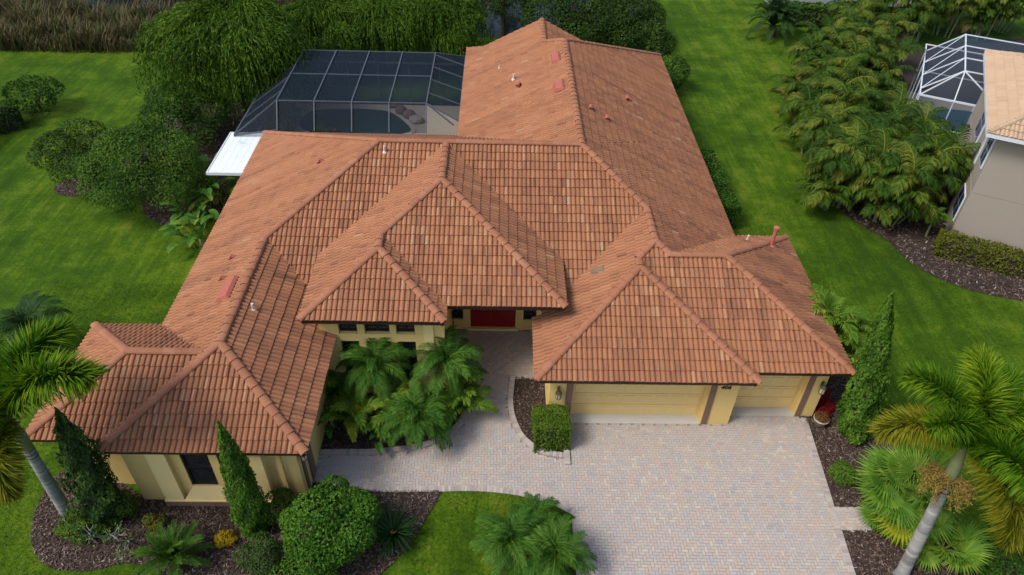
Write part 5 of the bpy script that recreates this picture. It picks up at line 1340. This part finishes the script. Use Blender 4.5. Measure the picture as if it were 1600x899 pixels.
# white pool cage
wc = thing('pool_cage', 'white framed screened pool cage behind the taupe house', 'pool enclosure', nl(0, 13))
def wb(a, b, w=.09, name='beam'): w *= .56; mb = MB(); mb.bar(nl(*a), nl(*b), w, w * 1.2); mb.build(name, 'whitemetal', wc)
ys = [10.2, 12.25, 14.3, 16.3]; xl_, xt, xr_ = -2.75, -1.0, 6.0; ze, zt = 3.2, 4.6; yf_, yb_ = 9.27, 17.6
wb((xl_, yf_, ze), (xl_, yb_, ze), .12); wb((xl_, yf_, ze), (.1, yf_, ze), .14); wb((xt, 10.2, zt), (xt, 16.3, zt), .12); wb((xt, 10.2, zt), (xt, yf_, ze), .1); wb((xl_, yb_, ze), (xr_, yb_, ze), .1); wb((xt, 16.3, zt), (xr_, 16.3, zt), .08)
for i, y in enumerate(ys):
    wb((xl_, y, ze), (xt, y, zt)); wb((xt, y, zt), (xr_, y, zt)); wb((xl_, y, ze), (xl_, y, 0), .09, 'post')
    if i: wb((xl_, ys[i - 1], ze), (xt, y, zt), .06)
wb((xl_, yf_, ze), (xt, 10.2, zt), .09); wb((xt, 10.2, zt), (1.4, yf_, ze), .09); wb((xl_, yf_, ze), (xl_, yf_, 0), .1, 'post'); wb((-1.0, yf_, ze), (-1.0, yf_, 0), .08, 'post'); wb((xl_, yf_, 1.5), (0, yf_, 1.5), .08)
wb((xl_, yb_, 1.5), (xr_, yb_, 1.5), .08)
def wpanel(*pts): panel([nl(*p) for p in pts], wc, 'screenw')
for i in range(3):
    wpanel((xl_, ys[i], ze), (xl_, ys[i + 1], ze), (xt, ys[i + 1], zt - .02), (xt, ys[i], zt - .02)); wpanel((xt, ys[i], zt - .02), (xt, ys[i + 1], zt - .02), (xr_, ys[i + 1], zt - .02), (xr_, ys[i], zt - .02)); wpanel((xl_, ys[i], .05), (xl_, ys[i + 1], .05), (xl_, ys[i + 1], ze), (xl_, ys[i], ze))
wpanel((xl_, yf_, ze), (xt, yf_, ze), (xt, 10.2, zt - .02)); wpanel((xt, yf_, ze), (1.4, yf_, ze), (xr_, 10.2, zt - .02), (xt, 10.2, zt - .02)); wpanel((xl_, yf_, .05), (0, yf_, .05), (0, yf_, ze), (xl_, yf_, ze))
sheet('pool_deck', [nl(-2.7, 9.3)[:2], nl(6, 9.3)[:2], nl(6, 17.5)[:2], nl(-2.7, 17.5)[:2]], .06, 'deckstone')
kp = [nl(1.6 + 3.2 * math.cos(a), 14.0 + 2.2 * math.sin(a))[:2] for a in np.linspace(0, 6.283, 28)[:-1]]
sheet('swimming_pool', kp, .085, 'poolwater')
bush('leafy_shrub', 'left of two small shrubs in the white pool cage', 'shrub', nl(-1.6, 11.2), (.5, .5, .45), 900, .14, .08, 'oak', k=5)
bush('leafy_shrub', 'right of two small shrubs in the white pool cage', 'shrub', nl(.4, 11.0), (.6, .5, .5), 900, .14, .08, 'oak', k=5)
# far grey house at the top right
gh = thing('grey_house', 'pale grey house wall at the top of the right lawn', 'house', (28, 63, 0))
box('wall', 'greywall', 22.5, 38, 61.5, 70, 0, 3.0, parent=gh)
rf = MB(); rf.add([(22, 61, 2.95), (38.5, 61, 2.95), (38.5, 70.5, 2.95), (22, 70.5, 2.95), (26.7, 65.75, 5.2), (33.8, 65.75, 5.2)], [[0, 1, 5, 4], [2, 3, 4, 5]]); rf.add([(22, 61, 2.95), (26.7, 65.75, 5.2), (22, 70.5, 2.95), (38.5, 61, 2.95), (38.5, 70.5, 2.95), (33.8, 65.75, 5.2)], [[0, 1, 2], [3, 4, 5]]); rf.build('roof', 'greywall', gh)
# dark cage at the far left
dc = thing('pool_cage', 'dark screened cage corner at the left edge of the picture', 'pool enclosure', (-32, 38, 0))
for a, b in (((-29.0, 38.8, 2.6), (-29.0, 34.0, 2.6)), ((-29.0, 38.8, 2.6), (-36, 40.0, 2.6)), ((-29.0, 38.8, 0), (-29.0, 38.8, 2.6)), ((-29.0, 36.4, 0), (-29.0, 36.4, 2.6)), ((-29, 38.8, 2.6), (-30.6, 37.5, 3.7)), ((-30.6, 37.5, 3.7), (-30.6, 34, 3.7)), ((-30.6, 37.5, 3.7), (-36, 38.4, 3.7))):
    beam(a, b, .1, .1, 'beam', 'bronze', dc)
for pts in ([(-29, 34, .1), (-29, 38.8, .1), (-29, 38.8, 2.6), (-29, 34, 2.6)], [(-29, 38.8, .1), (-36, 40, .1), (-36, 40, 2.6), (-29, 38.8, 2.6)], [(-29, 34, 2.6), (-29, 38.8, 2.6), (-30.6, 37.5, 3.7), (-30.6, 34, 3.7)], [(-29, 38.8, 2.6), (-36, 40, 2.6), (-36, 38.4, 3.7), (-30.6, 37.5, 3.7)]): panel(pts, dc)
